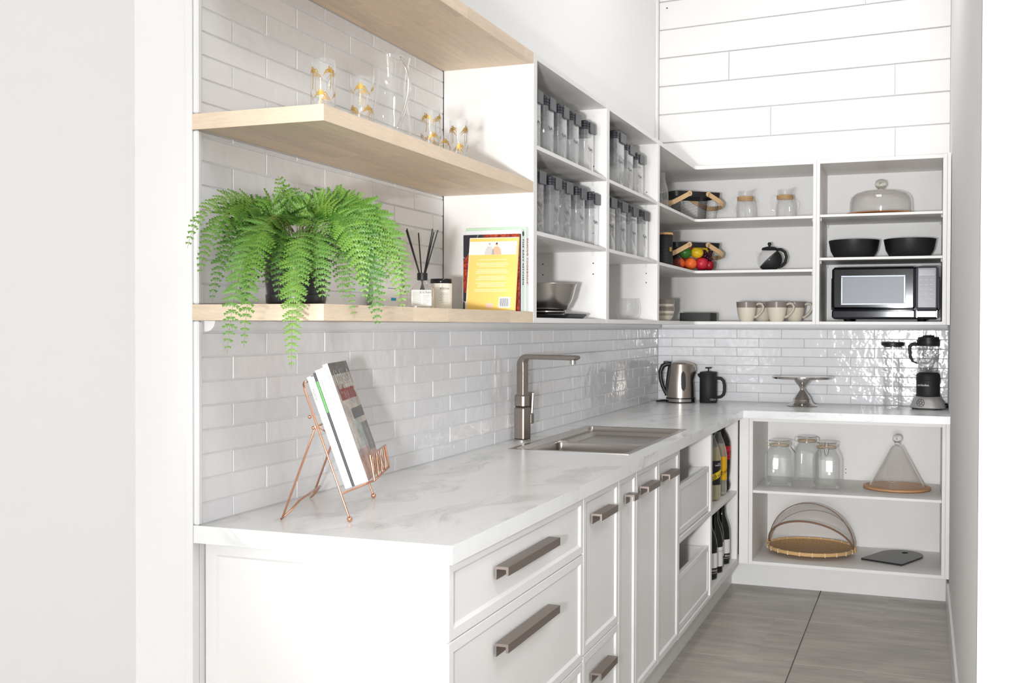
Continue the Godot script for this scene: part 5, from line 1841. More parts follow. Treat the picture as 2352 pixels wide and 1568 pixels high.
# ---------------------------------------------------------------- magazines on a copper stand
func make_stand() -> void:
	var f := Vector3(0.947, 0, -0.323).normalized()
	var nd := Vector3(0.323, 0, 0.947).normalized()
	var o := Vector3(0.2285, TOP, 3.838)
	var bs := Basis(f, Vector3.UP, nd)
	var t := thing("book_stand", "copper wire cookbook stand on the worktop", "stand", o)
	t.basis = bs
	var L := Vector3(-0.331, 0.944, 0)
	var N := Vector3(0.944, 0.331, 0)
	var hz := 0.157
	var r := 0.0024
	var foot := func(z: float) -> Vector3: return Vector3(0, 0.0065, z)
	var at := func(d: float, n: float, z: float) -> Vector3: return Vector3(0, 0.0065, z) + L * d + N * n
	# frame: two long rods joined by a top bar
	var g := Geo.new()
	g.tube([foot.call(hz), at.call(0.285, 0, hz), at.call(0.296, 0, hz - 0.006), at.call(0.300, 0, hz - 0.018), at.call(0.300, 0, -hz + 0.018), at.call(0.296, 0, -hz + 0.006), at.call(0.285, 0, -hz), foot.call(-hz)], r, 8)
	part(t, "frame", g, M.copper)
	for z in [hz, -hz]:
		g = Geo.new()
		g.ball(Vector3(0, 0.0066, z), Vector3(0.0062, 0.0062, 0.0062), 16, 10)
		part(t, "ball_foot", g, M.copper)
	# rear leg: a bent loop hinged on the frame
	g = Geo.new()
	var bk := -0.143
	g.tube([at.call(0.204, -0.006, hz - 0.008), Vector3(bk, 0.006, hz - 0.006), Vector3(bk - 0.004, 0.003, hz - 0.012), Vector3(bk + 0.012, 0.018, hz - 0.030), Vector3(bk + 0.026, 0.036, hz - 0.052), Vector3(bk + 0.026, 0.036, -hz + 0.052), Vector3(bk + 0.012, 0.018, -hz + 0.030), Vector3(bk - 0.004, 0.003, -hz + 0.012), Vector3(bk, 0.006, -hz + 0.006), at.call(0.204, -0.006, -hz + 0.008)], r, 8)
	part(t, "rear_leg", g, M.copper)
	g = Geo.new()
	g.tube([at.call(0.204, -0.005, hz + 0.004), at.call(0.204, -0.005, -hz - 0.004)], r, 8)
	g.tube([at.call(0.204, 0.0, hz - 0.008), at.call(0.170, 0.0, hz * 0.35), at.call(0.150, 0.0, 0), at.call(0.170, 0.0, -hz * 0.35), at.call(0.204, 0.0, -hz + 0.008)], r * 0.8, 8)
	part(t, "cross_bar", g, M.copper)
	for q in [[0.204, 0.004], [0.228, 0.003]]:
		g = Geo.new()
		g.ball(at.call(q[0], -0.008, hz + q[1]), Vector3(0.0042, 0.0042, 0.0042), 12, 8)
		part(t, "joint_knob", g, M.copper)
	# ledge and zigzag lip that hold the books
	var d0 := 0.055
	g = Geo.new()
	g.tube([at.call(d0, 0, hz), at.call(d0, 0.066, hz - 0.05), at.call(d0, 0.066, -hz + 0.05), at.call(d0, 0, -hz)], r, 8)
	part(t, "ledge", g, M.copper)
	g = Geo.new()
	g.tube([at.call(d0, 0.066, hz - 0.05), at.call(d0 + 0.052, 0.074, hz - 0.05), at.call(d0 + 0.052, 0.074, -hz + 0.05), at.call(d0, 0.066, -hz + 0.05)], r, 8)
	var zz := []
	for k in 9: zz.append(at.call(d0 + (0.052 if k % 2 else 0.0), 0.074 if k % 2 else 0.066, lerpf(hz - 0.05, -hz + 0.05, k / 8.0)))
	g.tube(zz, r * 0.7, 6)
	part(t, "lip", g, M.copper)
	# magazines, leaning on the frame one before the other
	var mn := noise(0.02, 3, 91)
	var mn2 := noise(0.09, 3, 92)
	var cover := picture(192, 256, func(x, y):
		var a := mn.get_noise_2d(x, y)
		var b := mn2.get_noise_2d(x, y)
		var c := Color(0.76, 0.72, 0.68)
		if y < 26: c = Color(0.36, 0.35, 0.35)
		elif y > 104 and y < 128 and x > 70: c = Color(0.28, 0.27, 0.27)
		elif y > 128 and y < 190 and x > 60 and x < 120: c = Color(0.62, 0.66, 0.62)
		elif y > 140 and y < 205 and x > 120: c = Color(0.42, 0.41, 0.40)
		elif y > 190: c = Color(0.70, 0.60, 0.56)
		return Color(c.r + 0.16 * a + 0.07 * b, c.g + 0.15 * a + 0.06 * b, c.b + 0.14 * a + 0.06 * b))
	var cm := mat(Color.WHITE, 0.25)
	cm.albedo_texture = cover
	var specs := [
		[0.0035, 0.0135, 0.250, 0.118, -0.095, rgb(246, 246, 246), "thick white-spined magazine resting on the copper frame"],
		[0.0140, 0.0185, 0.248, 0.118, -0.095, rgb(232, 234, 236), "pale grey magazine second on the copper stand"],
		[0.0190, 0.0240, 0.254, 0.117, -0.096, rgb(58, 62, 58), "dark-spined magazine with green print in the copper stand"],
		[0.0245, 0.0370, 0.258, 0.118, -0.095, rgb(246, 246, 246), "thick white magazine between dark magazine and the front one"],
		[0.0375, 0.0430, 0.259, 0.118, -0.095, rgb(240, 238, 240), "thin white magazine directly behind the front one"],
		[0.0435, 0.0550, 0.264, 0.119, -0.094, rgb(248, 248, 248), "front magazine with a bathroom picture cover and red title"]]
	for i in specs.size():
		var s: Array = specs[i]
		var m := thing("magazine", s[6], "magazine", o)
		m.basis = bs
		var c0: Vector3 = at.call(d0 + 0.0035, 0.0, 0.0)
		var rot := Basis(N, L, Vector3(0, 0, 1))
		g = Geo.new()
		g.xf = Transform3D(rot, c0)
		g.slab(Vector3(s[0], 0, s[4]), Vector3(s[1], s[2], s[3]), 0.0008)
		part(m, "pages", g, mat(s[5], 0.5))
		if i == 2:
			g = Geo.new()
			g.xf = Transform3D(rot, c0)
			g.slab(Vector3(s[0] + 0.0005, 0.165, s[3] - 0.0002), Vector3(s[1] - 0.0005, 0.235, s[3] + 0.0004))
			part(m, "spine_print", g, mat(rgb(84, 168, 74), 0.5))
		if i in [0, 3, 5]:
			flat_text(m, "lettering", ["Home", "", "", "kitchens", "", "bathrooms"][i], 0.0095, mat(rgb(120, 120, 122), 0.6), Transform3D(rot, c0) * Vector3((s[0] + s[1]) / 2, s[2] - 0.04, s[3] + 0.0002), rot * Vector3.DOWN, rot * Vector3(1, 0, 0))
		if i == 5:
			g = Geo.new()
			g.xf = Transform3D(rot, c0)
			var x: float = s[1] + 0.0003
			g.poly([Vector3(x, 0.001, s[3] - 0.001), Vector3(x, 0.001, s[4]), Vector3(x, s[2] - 0.001, s[4]), Vector3(x, s[2] - 0.001, s[3] - 0.001)], Vector3(1, 0, 0), 2, [Vector2(0, 1), Vector2(1, 1), Vector2(1, 0), Vector2(0, 0)])
			part(m, "cover_photo", g, cm)
			var put := Transform3D(rot, c0)
			flat_text(m, "title", "kitchens&", 0.044, mat(rgb(232, 230, 226), 0.5), put * Vector3(x + 0.0003, s[2] - 0.036, 0.012), rot * Vector3(0, 0, -1), rot * Vector3.UP, "Droid Sans", true, 0.78)
			flat_text(m, "title", "bathrooms", 0.046, mat(rgb(168, 62, 62), 0.5), put * Vector3(x + 0.0003, s[2] - 0.070, 0.012), rot * Vector3(0, 0, -1), rot * Vector3.UP, "Droid Sans", true, 0.72)

# ---------------------------------------------------------------- back of the worktop
func make_worktop_things() -> void:
	# kettle
	var t := thing("electric_kettle", "brushed steel electric kettle with a black handle in the corner", "kettle", Vector3(0.172, TOP, 0.165), 0.15)
	var g := Geo.new()
	g.lathe([[0, 0.0003], [0.076, 0.0003], [0.0775, 0.002], [0.0775, 0.006], [0.074, 0.006]], 48)
	g.lathe([[0.074, 0.020], [0.0775, 0.021], [0.0775, 0.026], [0.072, 0.027]], 48)
	part(t, "base_plate", g, M.black)
	g = Geo.new()
	g.lathe([[0.0765, 0.0062], [0.0768, 0.0205]], 48)
	part(t, "steel_ring", g, M.chrome)
	g = Geo.new()
	var rings := []
	for p in [[0.0735, 0.027], [0.073, 0.06], [0.069, 0.12], [0.063, 0.175], [0.059, 0.205], [0.057, 0.209], [0.045, 0.216], [0.02, 0.221], [0.0, 0.222]]:
		var ring := PackedVector3Array()
		for c in Geo.circle(p[0], p[1], 48):
			var u := clampf((p[1] - 0.13) / 0.075, 0.0, 1.0) * clampf((p[0] - 0.045) / 0.012, 0.0, 1.0)
			var e := pow(maxf(c.x / 0.06, 0.0), 9.0)
			ring.append(c + Vector3(0.022 * u * e, -0.004 * u * e, 0))
		rings.append(ring)
	g.skin(rings)
	var brushed := mat(rgb(190, 180, 170), 0.26, 1.0)
	part(t, "body", g, brushed)
	g = Geo.new()
	g.tube([Vector3(-0.050, 0.206, 0), Vector3(-0.075, 0.206, 0), Vector3(-0.096, 0.194, 0), Vector3(-0.108, 0.165, 0), Vector3(-0.106, 0.125, 0), Vector3(-0.096, 0.088, 0), Vector3(-0.082, 0.056, 0), Vector3(-0.071, 0.040, 0)], [0.012, 0.013, 0.013, 0.012, 0.011, 0.0105, 0.010, 0.010], 14)
	g.tube([Vector3(-0.054, 0.204, 0), Vector3(-0.064, 0.15, 0), Vector3(-0.071, 0.09, 0), Vector3(-0.0745, 0.034, 0)], [0.012, 0.010, 0.009, 0.010], 12)
	g.box(Vector3(-0.079, 0.216, 0), Vector3(0.026, 0.010, 0.020), 0.003)
	part(t, "handle", g, M.black)
	g = Geo.new()
	rings = []
	for k in 9:
		var y := 0.065 + 0.105 * k / 8.0
		var rr := lerpf(0.0745, 0.0655, (y - 0.05) / 0.13)
		var hw := 0.19 * sqrt(maxf(1.0 - pow(absf(k - 4.0) / 4.0, 4.0), 0.02))
		var ring := PackedVector3Array()
		for j in 9:
			var a := 1.30 + lerpf(-hw, hw, j / 8.0)
			ring.append(Vector3(cos(a) * rr, y, sin(a) * rr))
		rings.append(ring)
	g.skin(rings, false, 179.0)
	part(t, "water_window", g, mat(rgb(70, 64, 62), 0.2))
	g = Geo.new()
	g.tube([Vector3(-0.06, 0.004, 0.02), Vector3(-0.10, 0.006, 0.03), Vector3(-0.128, 0.005, 0.01), Vector3(-0.11, 0.006, -0.03), Vector3(-0.07, 0.006, -0.05)], 0.0035, 8)
	part(t, "cord", g, M.black)
	# french press
	t = thing("french_press", "matte black French press coffee maker beside the kettle", "coffee press", Vector3(0.316, TOP, 0.135), 0.20)
	g = Geo.new()
	g.lathe([[0, 0.0003], [0.044, 0.0003], [0.046, 0.003], [0.046, 0.156], [0.0445, 0.158], [0, 0.158]], 44)
	part(t, "body", g, M.black_matte)
	g = Geo.new()
	g.lathe([[0, 0.1582], [0.0462, 0.1582], [0.0462, 0.162], [0.040, 0.166], [0.015, 0.168], [0.0035, 0.169], [0.0035, 0.184], [0, 0.184]], 40)
	part(t, "lid", g, M.black_matte)
	g = Geo.new()
	g.lathe([[0, 0.183], [0.016, 0.183], [0.018, 0.186], [0.016, 0.190], [0, 0.190]], 24)
	part(t, "plunger_knob", g, M.black_matte)
	g = Geo.new()
	g.tube([Vector3(0.043, 0.132, 0), Vector3(0.066, 0.130, 0), Vector3(0.080, 0.117, 0), Vector3(0.085, 0.095, 0), Vector3(0.085, 0.065, 0), Vector3(0.080, 0.045, 0), Vector3(0.066, 0.032, 0), Vector3(0.043, 0.028, 0)], 0.0065, 10, false, 1.3)
	part(t, "handle", g, M.black_matte)
	g = Geo.new()
	g.tube([Vector3(-0.038, 0.142, 0), Vector3(-0.052, 0.150, 0), Vector3(-0.056, 0.153, 0)], [0.014, 0.008, 0.004], 10)
	part(t, "spout", g, M.black_matte)
	bent_text(t, "lettering", "Oliver", 0.0135, mat(rgb(206, 206, 206), 0.5), 0.0463, 0.019, 0.95, 0.0, "Droid Serif", false, true)
	# cake stand
	t = thing("cake_stand", "polished steel pedestal cake stand on the short worktop", "cake stand", Vector3(0.812, TOP, 0.195))
	g = Geo.new()
	g.lathe([[0, 0.0004], [0.074, 0.0004], [0.077, 0.003], [0.066, 0.008], [0.052, 0.018], [0.047, 0.030], [0.044, 0.036], [0.046, 0.039], [0.036, 0.052], [0.020, 0.072], [0.012, 0.083], [0.013, 0.086], [0.012, 0.089], [0.020, 0.105], [0.036, 0.122], [0.044, 0.136], [0, 0.138]], 56, 0, 0, 50.0)
	part(t, "pedestal", g, M.chrome)
	g = Geo.new()
	g.lathe([[0, 0.1385], [0.10, 0.1385], [0.146, 0.140], [0.153, 0.142], [0.154, 0.150], [0.152, 0.153], [0.149, 0.151], [0.10, 0.149], [0, 0.149]], 72)
	part(t, "plate", g, M.chrome)
	# tall jar
	t = thing("tall_jar", "tall clear glass jar with a flat black lid beside the blender", "jar", Vector3(1.250, TOP, 0.165))
	g = Geo.new()
	g.lathe([[0, 0.0003], [0.044, 0.0003], [0.0465, 0.004], [0.0465, 0.312], [0.0455, 0.313], [0.0440, 0.312], [0.0440, 0.008], [0, 0.007]], 40)
	part(t, "glass_body", g, M.glass)
	g = Geo.new()
	g.lathe([[0, 0.306], [0.0435, 0.306], [0.0435, 0.3135], [0.0545, 0.314], [0.0550, 0.316], [0.0550, 0.330], [0.0540, 0.332], [0, 0.332]], 40)
	part(t, "lid", g, M.black)
	# blender
	t = thing("blender", "black and silver jug blender in the corner by the aisle wall", "blender", Vector3(1.418, TOP, 0.155), -0.12)
	g = Geo.new()
	rings = []
	for q in [[0.160, 0.150, 0.006, 0.055], [0.164, 0.154, 0.010, 0.055], [0.150, 0.142, 0.035, 0.055], [0.116, 0.112, 0.062, 0.050], [0.100, 0.100, 0.066, 0.048]]:
		rings.append(Geo.rrect(q[0], q[1], q[3], q[2], 8))
	g.skin(rings)
	g.cap(rings[0], Vector3.DOWN)
	part(t, "silver_base", g, mat(rgb(196, 194, 192), 0.38, 0.6))
	g = Geo.new()
	for q in [[-0.055, 0.05], [0.055, 0.05], [-0.055, -0.05], [0.055, -0.05]]: g.lathe([[0, 0.0003], [0.012, 0.0003], [0.014, 0.007], [0, 0.007]], 14, q[0], q[1])
	part(t, "foot", g, M.black)
	g = Geo.new()
	g.lathe([[0.056, 0.062], [0.058, 0.066], [0.055, 0.073], [0.056, 0.10], [0.056, 0.142], [0.058, 0.144], [0.057, 0.147], [0.0565, 0.170], [0.050, 0.178], [0.044, 0.181]], 44)
	part(t, "motor_housing", g, M.black_matte)
	bent_text(t, "lettering", "nutribullet.", 0.0125, mat(rgb(230, 230, 230), 0.5), 0.0563, 0.120, 1.95, 0.0, "Droid Sans", true)
	g = Geo.new()
	for rr in [0.0175, 0.0070]:
		var p := []
		for k in 25: p.append(Vector3(-0.026 + rr * cos(TAU * k / 24.0), 0.034 + rr * sin(TAU * k / 24.0), 0.0752 - 0.18 * rr * sin(TAU * k / 24.0)))
		g.tube(p, 0.0012, 5)
	for k in 6:
		var a := TAU * k / 6.0 + 0.3
		g.tube([Vector3(-0.026 + 0.007 * cos(a), 0.034 + 0.007 * sin(a), 0.0752 - 0.0013 * sin(a)), Vector3(-0.026 + 0.0175 * cos(a), 0.034 + 0.0175 * sin(a), 0.0752 - 0.0031 * sin(a))], 0.001, 5)
	part(t, "control_dial", g, mat(rgb(70, 68, 66), 0.5))
	g = Geo.new()
	g.lathe([[0.044, 0.181], [0.047, 0.185], [0.052, 0.315], [0.0505, 0.315], [0.0455, 0.187], [0, 0.183]], 44)
	part(t, "jug", g, M.glass_smoke)
	g = Geo.new()
	for k in 4:
		var a := k * PI / 2 + 0.4
		g.tube([Vector3(0, 0.190, 0), Vector3(0.014 * cos(a), 0.197 + 0.004 * (k % 2), 0.014 * sin(a)), Vector3(0.029 * cos(a), 0.199 - 0.007 * (k % 2), 0.029 * sin(a))], [0.006, 0.003, 0.001], 6)
	g.lathe([[0.022, 0.184], [0.018, 0.190], [0.008, 0.194], [0, 0.195]], 20)
	part(t, "blade", g, M.nickel)
	g = Geo.new()
	g.lathe([[0.0535, 0.314], [0.0545, 0.316], [0.0545, 0.339], [0.058, 0.340], [0.058, 0.3425], [0.051, 0.343], [0.050, 0.356], [0.048, 0.358], [0.030, 0.359], [0.026, 0.366], [0, 0.368]], 44)
	part(t, "lid", g, M.black)
	g = Geo.new()
	g.tube([Vector3(-0.050, 0.322, 0.012), Vector3(-0.074, 0.322, 0.018), Vector3(-0.085, 0.312, 0.02), Vector3(-0.086, 0.29, 0.02), Vector3(-0.083, 0.26, 0.02), Vector3(-0.072, 0.237, 0.018), Vector3(-0.049, 0.226, 0.012)], [0.008, 0.009, 0.009, 0.008, 0.0075, 0.005, 0.003], 10)
	part(t, "handle", g, M.black)
	g = Geo.new()
	for k in 9: g.box(Vector3(-0.0125, 0.215 + k * 0.010, 0.0492 + k * 0.0004), Vector3(0.007 if k % 2 else 0.011, 0.0014, 0.0006))
	part(t, "scale_mark", g, mat(rgb(90, 88, 86), 0.6))
	g = Geo.new()
	g.tube([Vector3(0.072, 0.022, -0.02), Vector3(0.084, 0.025, -0.03), Vector3(0.088, 0.008, -0.05), Vector3(0.07, 0.006, -0.09)], 0.005, 8)
	part(t, "cord", g, M.black)

# ---------------------------------------------------------------- inside the base cabinets
func make_base_things() -> void:
	var s := 0.5114
	var lab := ["square clip-top glass jar beside the cabinet side, clip at its side", "square clip-top glass jar standing behind the other two jars", "square clip-top glass jar with its wire clip in front"]
	var at := [Vector3(0.720, s, 0.385), Vector3(0.832, s, 0.135), Vector3(0.950, s, 0.395)]
	for i in 3:
		var t := thing("clip_jar", lab[i], "jar", at[i], [0.05, 0.0, -PI / 2 + 0.08][i], "square clip-top jars")
		var g := Geo.new()
		var rings := []
		var pr := [[0.095, 0.0, 0.02], [0.122, 0.003, 0.03], [0.133, 0.018, 0.032], [0.133, 0.145, 0.032], [0.122, 0.168, 0.045], [0.098, 0.186, 0.0485], [0.090, 0.196, 0.0449], [0.090, 0.204, 0.0449]]
		for p in pr: rings.append(Geo.rrect(p[0], p[0], p[2], p[1] + 0.0004, 7))
		pr.reverse()
		for p in pr: rings.append(Geo.rrect(p[0] - 0.007, p[0] - 0.007, p[2] - 0.003, maxf(p[1], 0.009) + 0.0004, 7))
		g.skin(rings)
		part(t, "glass_body", g, M.glass_jar)
		g = Geo.new()
		g.lathe([[0.048, 0.2045], [0.050, 0.207], [0.048, 0.2095]], 40)
		part(t, "seal", g, mat(rgb(206, 172, 124), 0.6))
		g = Geo.new()
		g.lathe([[0.040, 0.2095], [0.0495, 0.210], [0.0500, 0.224], [0.047, 0.229], [0.030, 0.231], [0, 0.229], [0, 0.224], [0.040, 0.222]], 40)
		part(t, "lid", g, M.glass_jar)
		g = Geo.new()
		for y in [0.199, 0.226]:
			var ring := []
			for k in 33: ring.append(Vector3(0.0485 * cos(TAU * k / 32.0), y, 0.0485 * sin(TAU * k / 32.0)))
			g.tube(ring, 0.0013, 5)
		g.tube([Vector3(0.048, 0.226, 0.008), Vector3(0.060, 0.222, 0.008), Vector3(0.060, 0.202, 0.008), Vector3(0.049, 0.199, 0.008)], 0.0012, 5)
		g.tube([Vector3(0.048, 0.226, -0.008), Vector3(0.060, 0.222, -0.008), Vector3(0.060, 0.202, -0.008), Vector3(0.049, 0.199, -0.008)], 0.0012, 5)
		g.tube([Vector3(0.056, 0.198, 0.011), Vector3(0.066, 0.184, 0.009), Vector3(0.078, 0.170, 0.004), Vector3(0.080, 0.167, 0.0), Vector3(0.078, 0.170, -0.004), Vector3(0.066, 0.184, -0.009), Vector3(0.056, 0.198, -0.011)], 0.0012, 5)
		g.tube([Vector3(-0.048, 0.226, 0.006), Vector3(-0.062, 0.222, 0.006), Vector3(-0.064, 0.203, 0.006), Vector3(-0.049, 0.199, 0.006)], 0.0012, 5)
		part(t, "wire_clip", g, M.nickel)
	# cone cloche on its board
	var g := Geo.new()
	g.lathe([[0, 0.0003], [0.150, 0.0003], [0.158, 0.003], [0.159, 0.011], [0.155, 0.0135], [0.142, 0.0135], [0.140, 0.010], [0.134, 0.010], [0.132, 0.0125], [0, 0.0125]], 72)
	for i in g.t.size(): g.t[i] = Vector2(g.v[i].x, g.v[i].z)
	var bw := mat(rgb(214, 164, 116), 0.5)
	single("cheese_board", "round wooden board under the cone-shaped glass cloche", "board", g, bw, Vector3(1.276, s, 0.275))
	var t := thing("glass_cloche", "clear cone-shaped glass cloche with a ball knob and etched round emblem", "cloche", Vector3(1.276, s + 0.0132, 0.275))
	g = Geo.new()
	g.lathe([[0.129, 0.0], [0.0305, 0.188], [0.022, 0.199], [0.0, 0.203], [0.0, 0.200], [0.020, 0.196], [0.0285, 0.187], [0.127, 0.0]], 56)
	part(t, "glass_cover", g, M.glass_warm)
	g = Geo.new()
	g.lathe([[0, 0.200], [0.012, 0.203], [0.011, 0.211], [0.013, 0.215], [0.020, 0.223], [0.0225, 0.233], [0.019, 0.245], [0.010, 0.252], [0, 0.253]], 28, 0, 0, 80.0)
	part(t, "knob", g, M.glass_solid)
	g = Geo.new()
	var cone := func(x: float, y: float) -> Vector3:   # a point of the emblem laid on the cone
		var yy := 0.075 + y
		var r := lerpf(0.129, 0.0305, yy / 0.188) + 0.0006
		var a := 1.75 - x / r
		return Vector3(r * cos(a), yy, r * sin(a))
	for rr in [0.044, 0.036]:
		var p := []
		for k in 41: p.append(cone.call(rr * cos(TAU * k / 40.0), rr * sin(TAU * k / 40.0)))
		g.tube(p, 0.0008 if rr > 0.04 else 0.0006, 5)
	for k in 4:
		var hw: float = [0.022, 0.024, 0.018, 0.012][k]
		var p := []
		for j in 9: p.append(cone.call(lerpf(-hw, hw, j / 8.0), 0.008 - k * 0.008))
		g.tube(p, 0.0007, 4)
	part(t, "etched_emblem", g, mat(rgb(226, 222, 216), 0.6))
	# bamboo tray with a netted cover
	t = thing("food_tent_basket", "round woven bamboo tray under a folding netted cover", "basket", Vector3(0.868, 0.1654, 0.285), 0.0)
	t.rotation = Vector3(0.0, -0.16, 0.0)
	var bn := noise(0.05, 2, 101)
	var bt := picture(256, 256, func(x, y):
		var wv: float = 0.5 + 0.5 * sin(x * 0.55 + (PI if (y / 6) % 2 else 0.0))
		var k: float = 0.86 + 0.16 * wv + 0.1 * bn.get_noise_2d(x, y) - (0.12 if y % 6 == 0 else 0.0)
		return Color(0.80 * k, 0.64 * k, 0.46 * k))
	var weave := mat(Color.WHITE, 0.6)
	weave.albedo_texture = bt
	weave.uv1_scale = Vector3(5, 5, 1)
	g = Geo.new()
	g.lathe([[0, 0.0005], [0.13, 0.001], [0.185, 0.012], [0.210, 0.030], [0.207, 0.031], [0.182, 0.0155], [0.13, 0.005], [0, 0.0045]], 72)
	for i in g.t.size(): g.t[i] = Vector2(g.v[i].x, g.v[i].z)
	part(t, "woven_tray", g, weave)
	g = Geo.new()
	var rim := mat(rgb(226, 184, 126), 0.5)
	g.lathe([[0.205, 0.020], [0.2145, 0.021], [0.2175, 0.036], [0.2155, 0.038], [0.2090, 0.037], [0.2060, 0.030]], 72)
	part(t, "bamboo_rim", g, rim)
	var tie := mat(rgb(240, 222, 190), 0.6)
	var tg := Geo.new()
	tg.box(Vector3(0.2125, 0.0285, 0), Vector3(0.012, 0.021, 0.0042), 0.001)
	var tmesh := tg.mesh()
	for k in 22:
		var b := part(t, "rim_tie", tmesh, tie)
		b.basis = Basis(Vector3.UP, TAU * (k + 0.5) / 22.0)
	# hoops, hinged at both ends of the x axis
	var hoop := func(tilt: float, rx: float, ry: float) -> Array:
		var p := []
		for k in 33:
			var a := PI * k / 32.0
			var up := ry * sin(a)
			p.append(Vector3(rx * cos(a), 0.036 + up * cos(tilt), up * sin(tilt)))
		return p
	var brown := mat(rgb(146, 112, 88), 0.6)
	g = Geo.new()
	g.tube(hoop.call(0.72, 0.212, 0.185), 0.0048, 8)
	part(t, "wrapped_hoop", g, brown)
	g = Geo.new()
	g.tube(hoop.call(0.05, 0.213, 0.215), 0.0022, 8)
	g.tube(hoop.call(-0.60, 0.213, 0.195), 0.0015, 6)
	part(t, "thin_hoop", g, brown)
	var net := mat(Color(0.90, 0.87, 0.85, 0.24), 0.8)
	net.transparency = BaseMaterial3D.TRANSPARENCY_ALPHA
	g = Geo.new()
	var rings := []
	for k in 11:
		var u := k / 10.0
		var tilt := lerpf(-1.50, 0.72, u)
		var ring := PackedVector3Array()
		for p in hoop.call(tilt, 0.212, lerpf(0.195, 0.185, u) + 0.022 * sin(PI * clampf(u, 0, 1))): ring.append(p)
		rings.append(ring)
	g.skin(rings, false, 179.0)
	part(t, "netting", g, net)
	for sg in [-1.0, 1.0]:
		g = Geo.new()
		g.box(Vector3(sg * 0.221, 0.034, 0), Vector3(0.008, 0.030, 0.020), 0.003)
		part(t, "hinge_loop", g, rim)
	# slate board with a rounded end and a hole
	var o := PackedVector2Array([Vector2(-0.165, -0.103), Vector2(0.052, -0.103)])
	for k in 13:
		var a := -PI / 2 + PI * k / 12.0
		o.append(Vector2(0.052 + 0.120 * cos(a), 0.103 * sin(a)))
	o.append(Vector2(-0.165, 0.103))
	# cut the hole by running the outline in along a slit
	var hole := PackedVector2Array()
	for k in 17: hole.append(Vector2(0.105 + 0.020 * cos(-TAU * k / 16.0), 0.015 * sin(-TAU * k / 16.0)))
	var cutout := PackedVector2Array()
	for i in o.size():
		cutout.append(o[i])
		if i == 8:
			for h in hole: cutout.append(h)
			cutout.append(o[i] + Vector2(0, 0.0002))
	g = Geo.new()
	g.xf = Transform3D(Basis(Vector3(1, 0, 0), Vector3(0, 0, -1), Vector3(0, 1, 0)), Vector3.ZERO)
	g.prism(cutout, 0.0085)
	single("slate_board", "dark slate serving board with a rounded end and a finger hole", "board", g, mat(rgb(44, 44, 46), 0.35), Vector3(1.275, 0.1654, 0.262), 1.17)
	# soft drink bottles
	var glassy := pane(Color(0.86, 0.88, 0.84), 0.10)
	var sodas := [["plastic bottle with a black and yellow slanting label, next to the open drawers", Vector3(0.488, 0.5124, 0.985), rgb(26, 26, 28), rgb(206, 190, 130)], ["plastic bottle with a plain yellow label, in the middle of the soft drinks", Vector3(0.488, 0.5124, 0.818), rgb(244, 186, 20), rgb(226, 214, 180)], ["dark cola bottle with a red label at the corner", Vector3(0.485, 0.5124, 0.692), rgb(206, 24, 36), rgb(34, 18, 14)]]
	for i in 3:
		var q: Array = sodas[i]
		t = thing("soft_drink_bottle", q[0], "bottle", q[1])
		g = Geo.new()
		var pr := [[0, 0.0004], [0.030, 0.0004], [0.040, 0.008], [0.043, 0.030], [0.042, 0.06], [0.043, 0.11], [0.043, 0.19], [0.040, 0.215], [0.030, 0.250], [0.018, 0.280], [0.0135, 0.295], [0.0135, 0.303]]
		if i == 2: pr = [[0, 0.0004], [0.028, 0.0004], [0.040, 0.012], [0.043, 0.035], [0.037, 0.065], [0.0415, 0.10], [0.043, 0.14], [0.043, 0.22], [0.041, 0.245], [0.030, 0.275], [0.016, 0.297], [0.0135, 0.303]]
		g.lathe(pr, 40)
		part(t, "bottle_body", g, glassy if i < 2 else mat(rgb(24, 13, 11), 0.08))
		if i < 2:
			g = Geo.new()
			g.lathe([[0, 0.003], [0.028, 0.003], [0.038, 0.010], [0.041, 0.030], [0.040, 0.06], [0.041, 0.11], [0.041, 0.19], [0.038, 0.214], [0.029, 0.246], [0, 0.246]], 32)
			part(t, "drink", g, pane(Color(q[3].r, q[3].g, q[3].b), 0.55 if i == 0 else 0.25))
		g = Geo.new()
		g.lathe([[0.0145, 0.300], [0.0155, 0.302], [0.0155, 0.318], [0.014, 0.320], [0, 0.320]], 24)
		part(t, "cap", g, M.black if i != 2 else mat(rgb(30, 20, 20), 0.4))
		var th := 0.35
		if i == 0:
			wrap_label(t, "label_band", 0.0434, 0.075, 0.185, th - 2.2, th + 2.2, mat(q[2], 0.35))
			wrap_label(t, "label_stripe", 0.0437, 0.110, 0.140, th - 1.3, th + 1.3, mat(rgb(246, 206, 30), 0.35), -0.045)
			bent_text(t, "lettering", "Schweppes", 0.026, mat(rgb(30, 28, 26), 0.5), 0.0440, 0.124, th - 0.25, 0.34, "Droid Serif", false, true)
			bent_text(t, "lettering", "classic", 0.0075, mat(rgb(232, 232, 232), 0.5), 0.0440, 0.172, th + 0.1)
			bent_text(t, "lettering", "Soda Water", 0.0085, mat(rgb(232, 232, 232), 0.5), 0.0440, 0.164, th + 0.1, 0.0, "Droid Sans", true)
		elif i == 1:
			wrap_label(t, "label_band", 0.0434, 0.075, 0.185, th - 2.2, th + 2.2, mat(q[2], 0.35))
			bent_text(t, "lettering", "Schweppes", 0.026, mat(rgb(40, 34, 20), 0.5), 0.0440, 0.120, th - 0.25, 0.34, "Droid Serif", false, true)
		else:
			wrap_label(t, "label_band", 0.0434, 0.158, 0.222, th - 2.4, th + 2.4, mat(q[2], 0.35))
			bent_text(t, "lettering", "Coca-Cola", 0.034, mat(rgb(24, 18, 18), 0.5), 0.0440, 0.194, th - 0.55, 0.15, "Droid Serif", false, true)
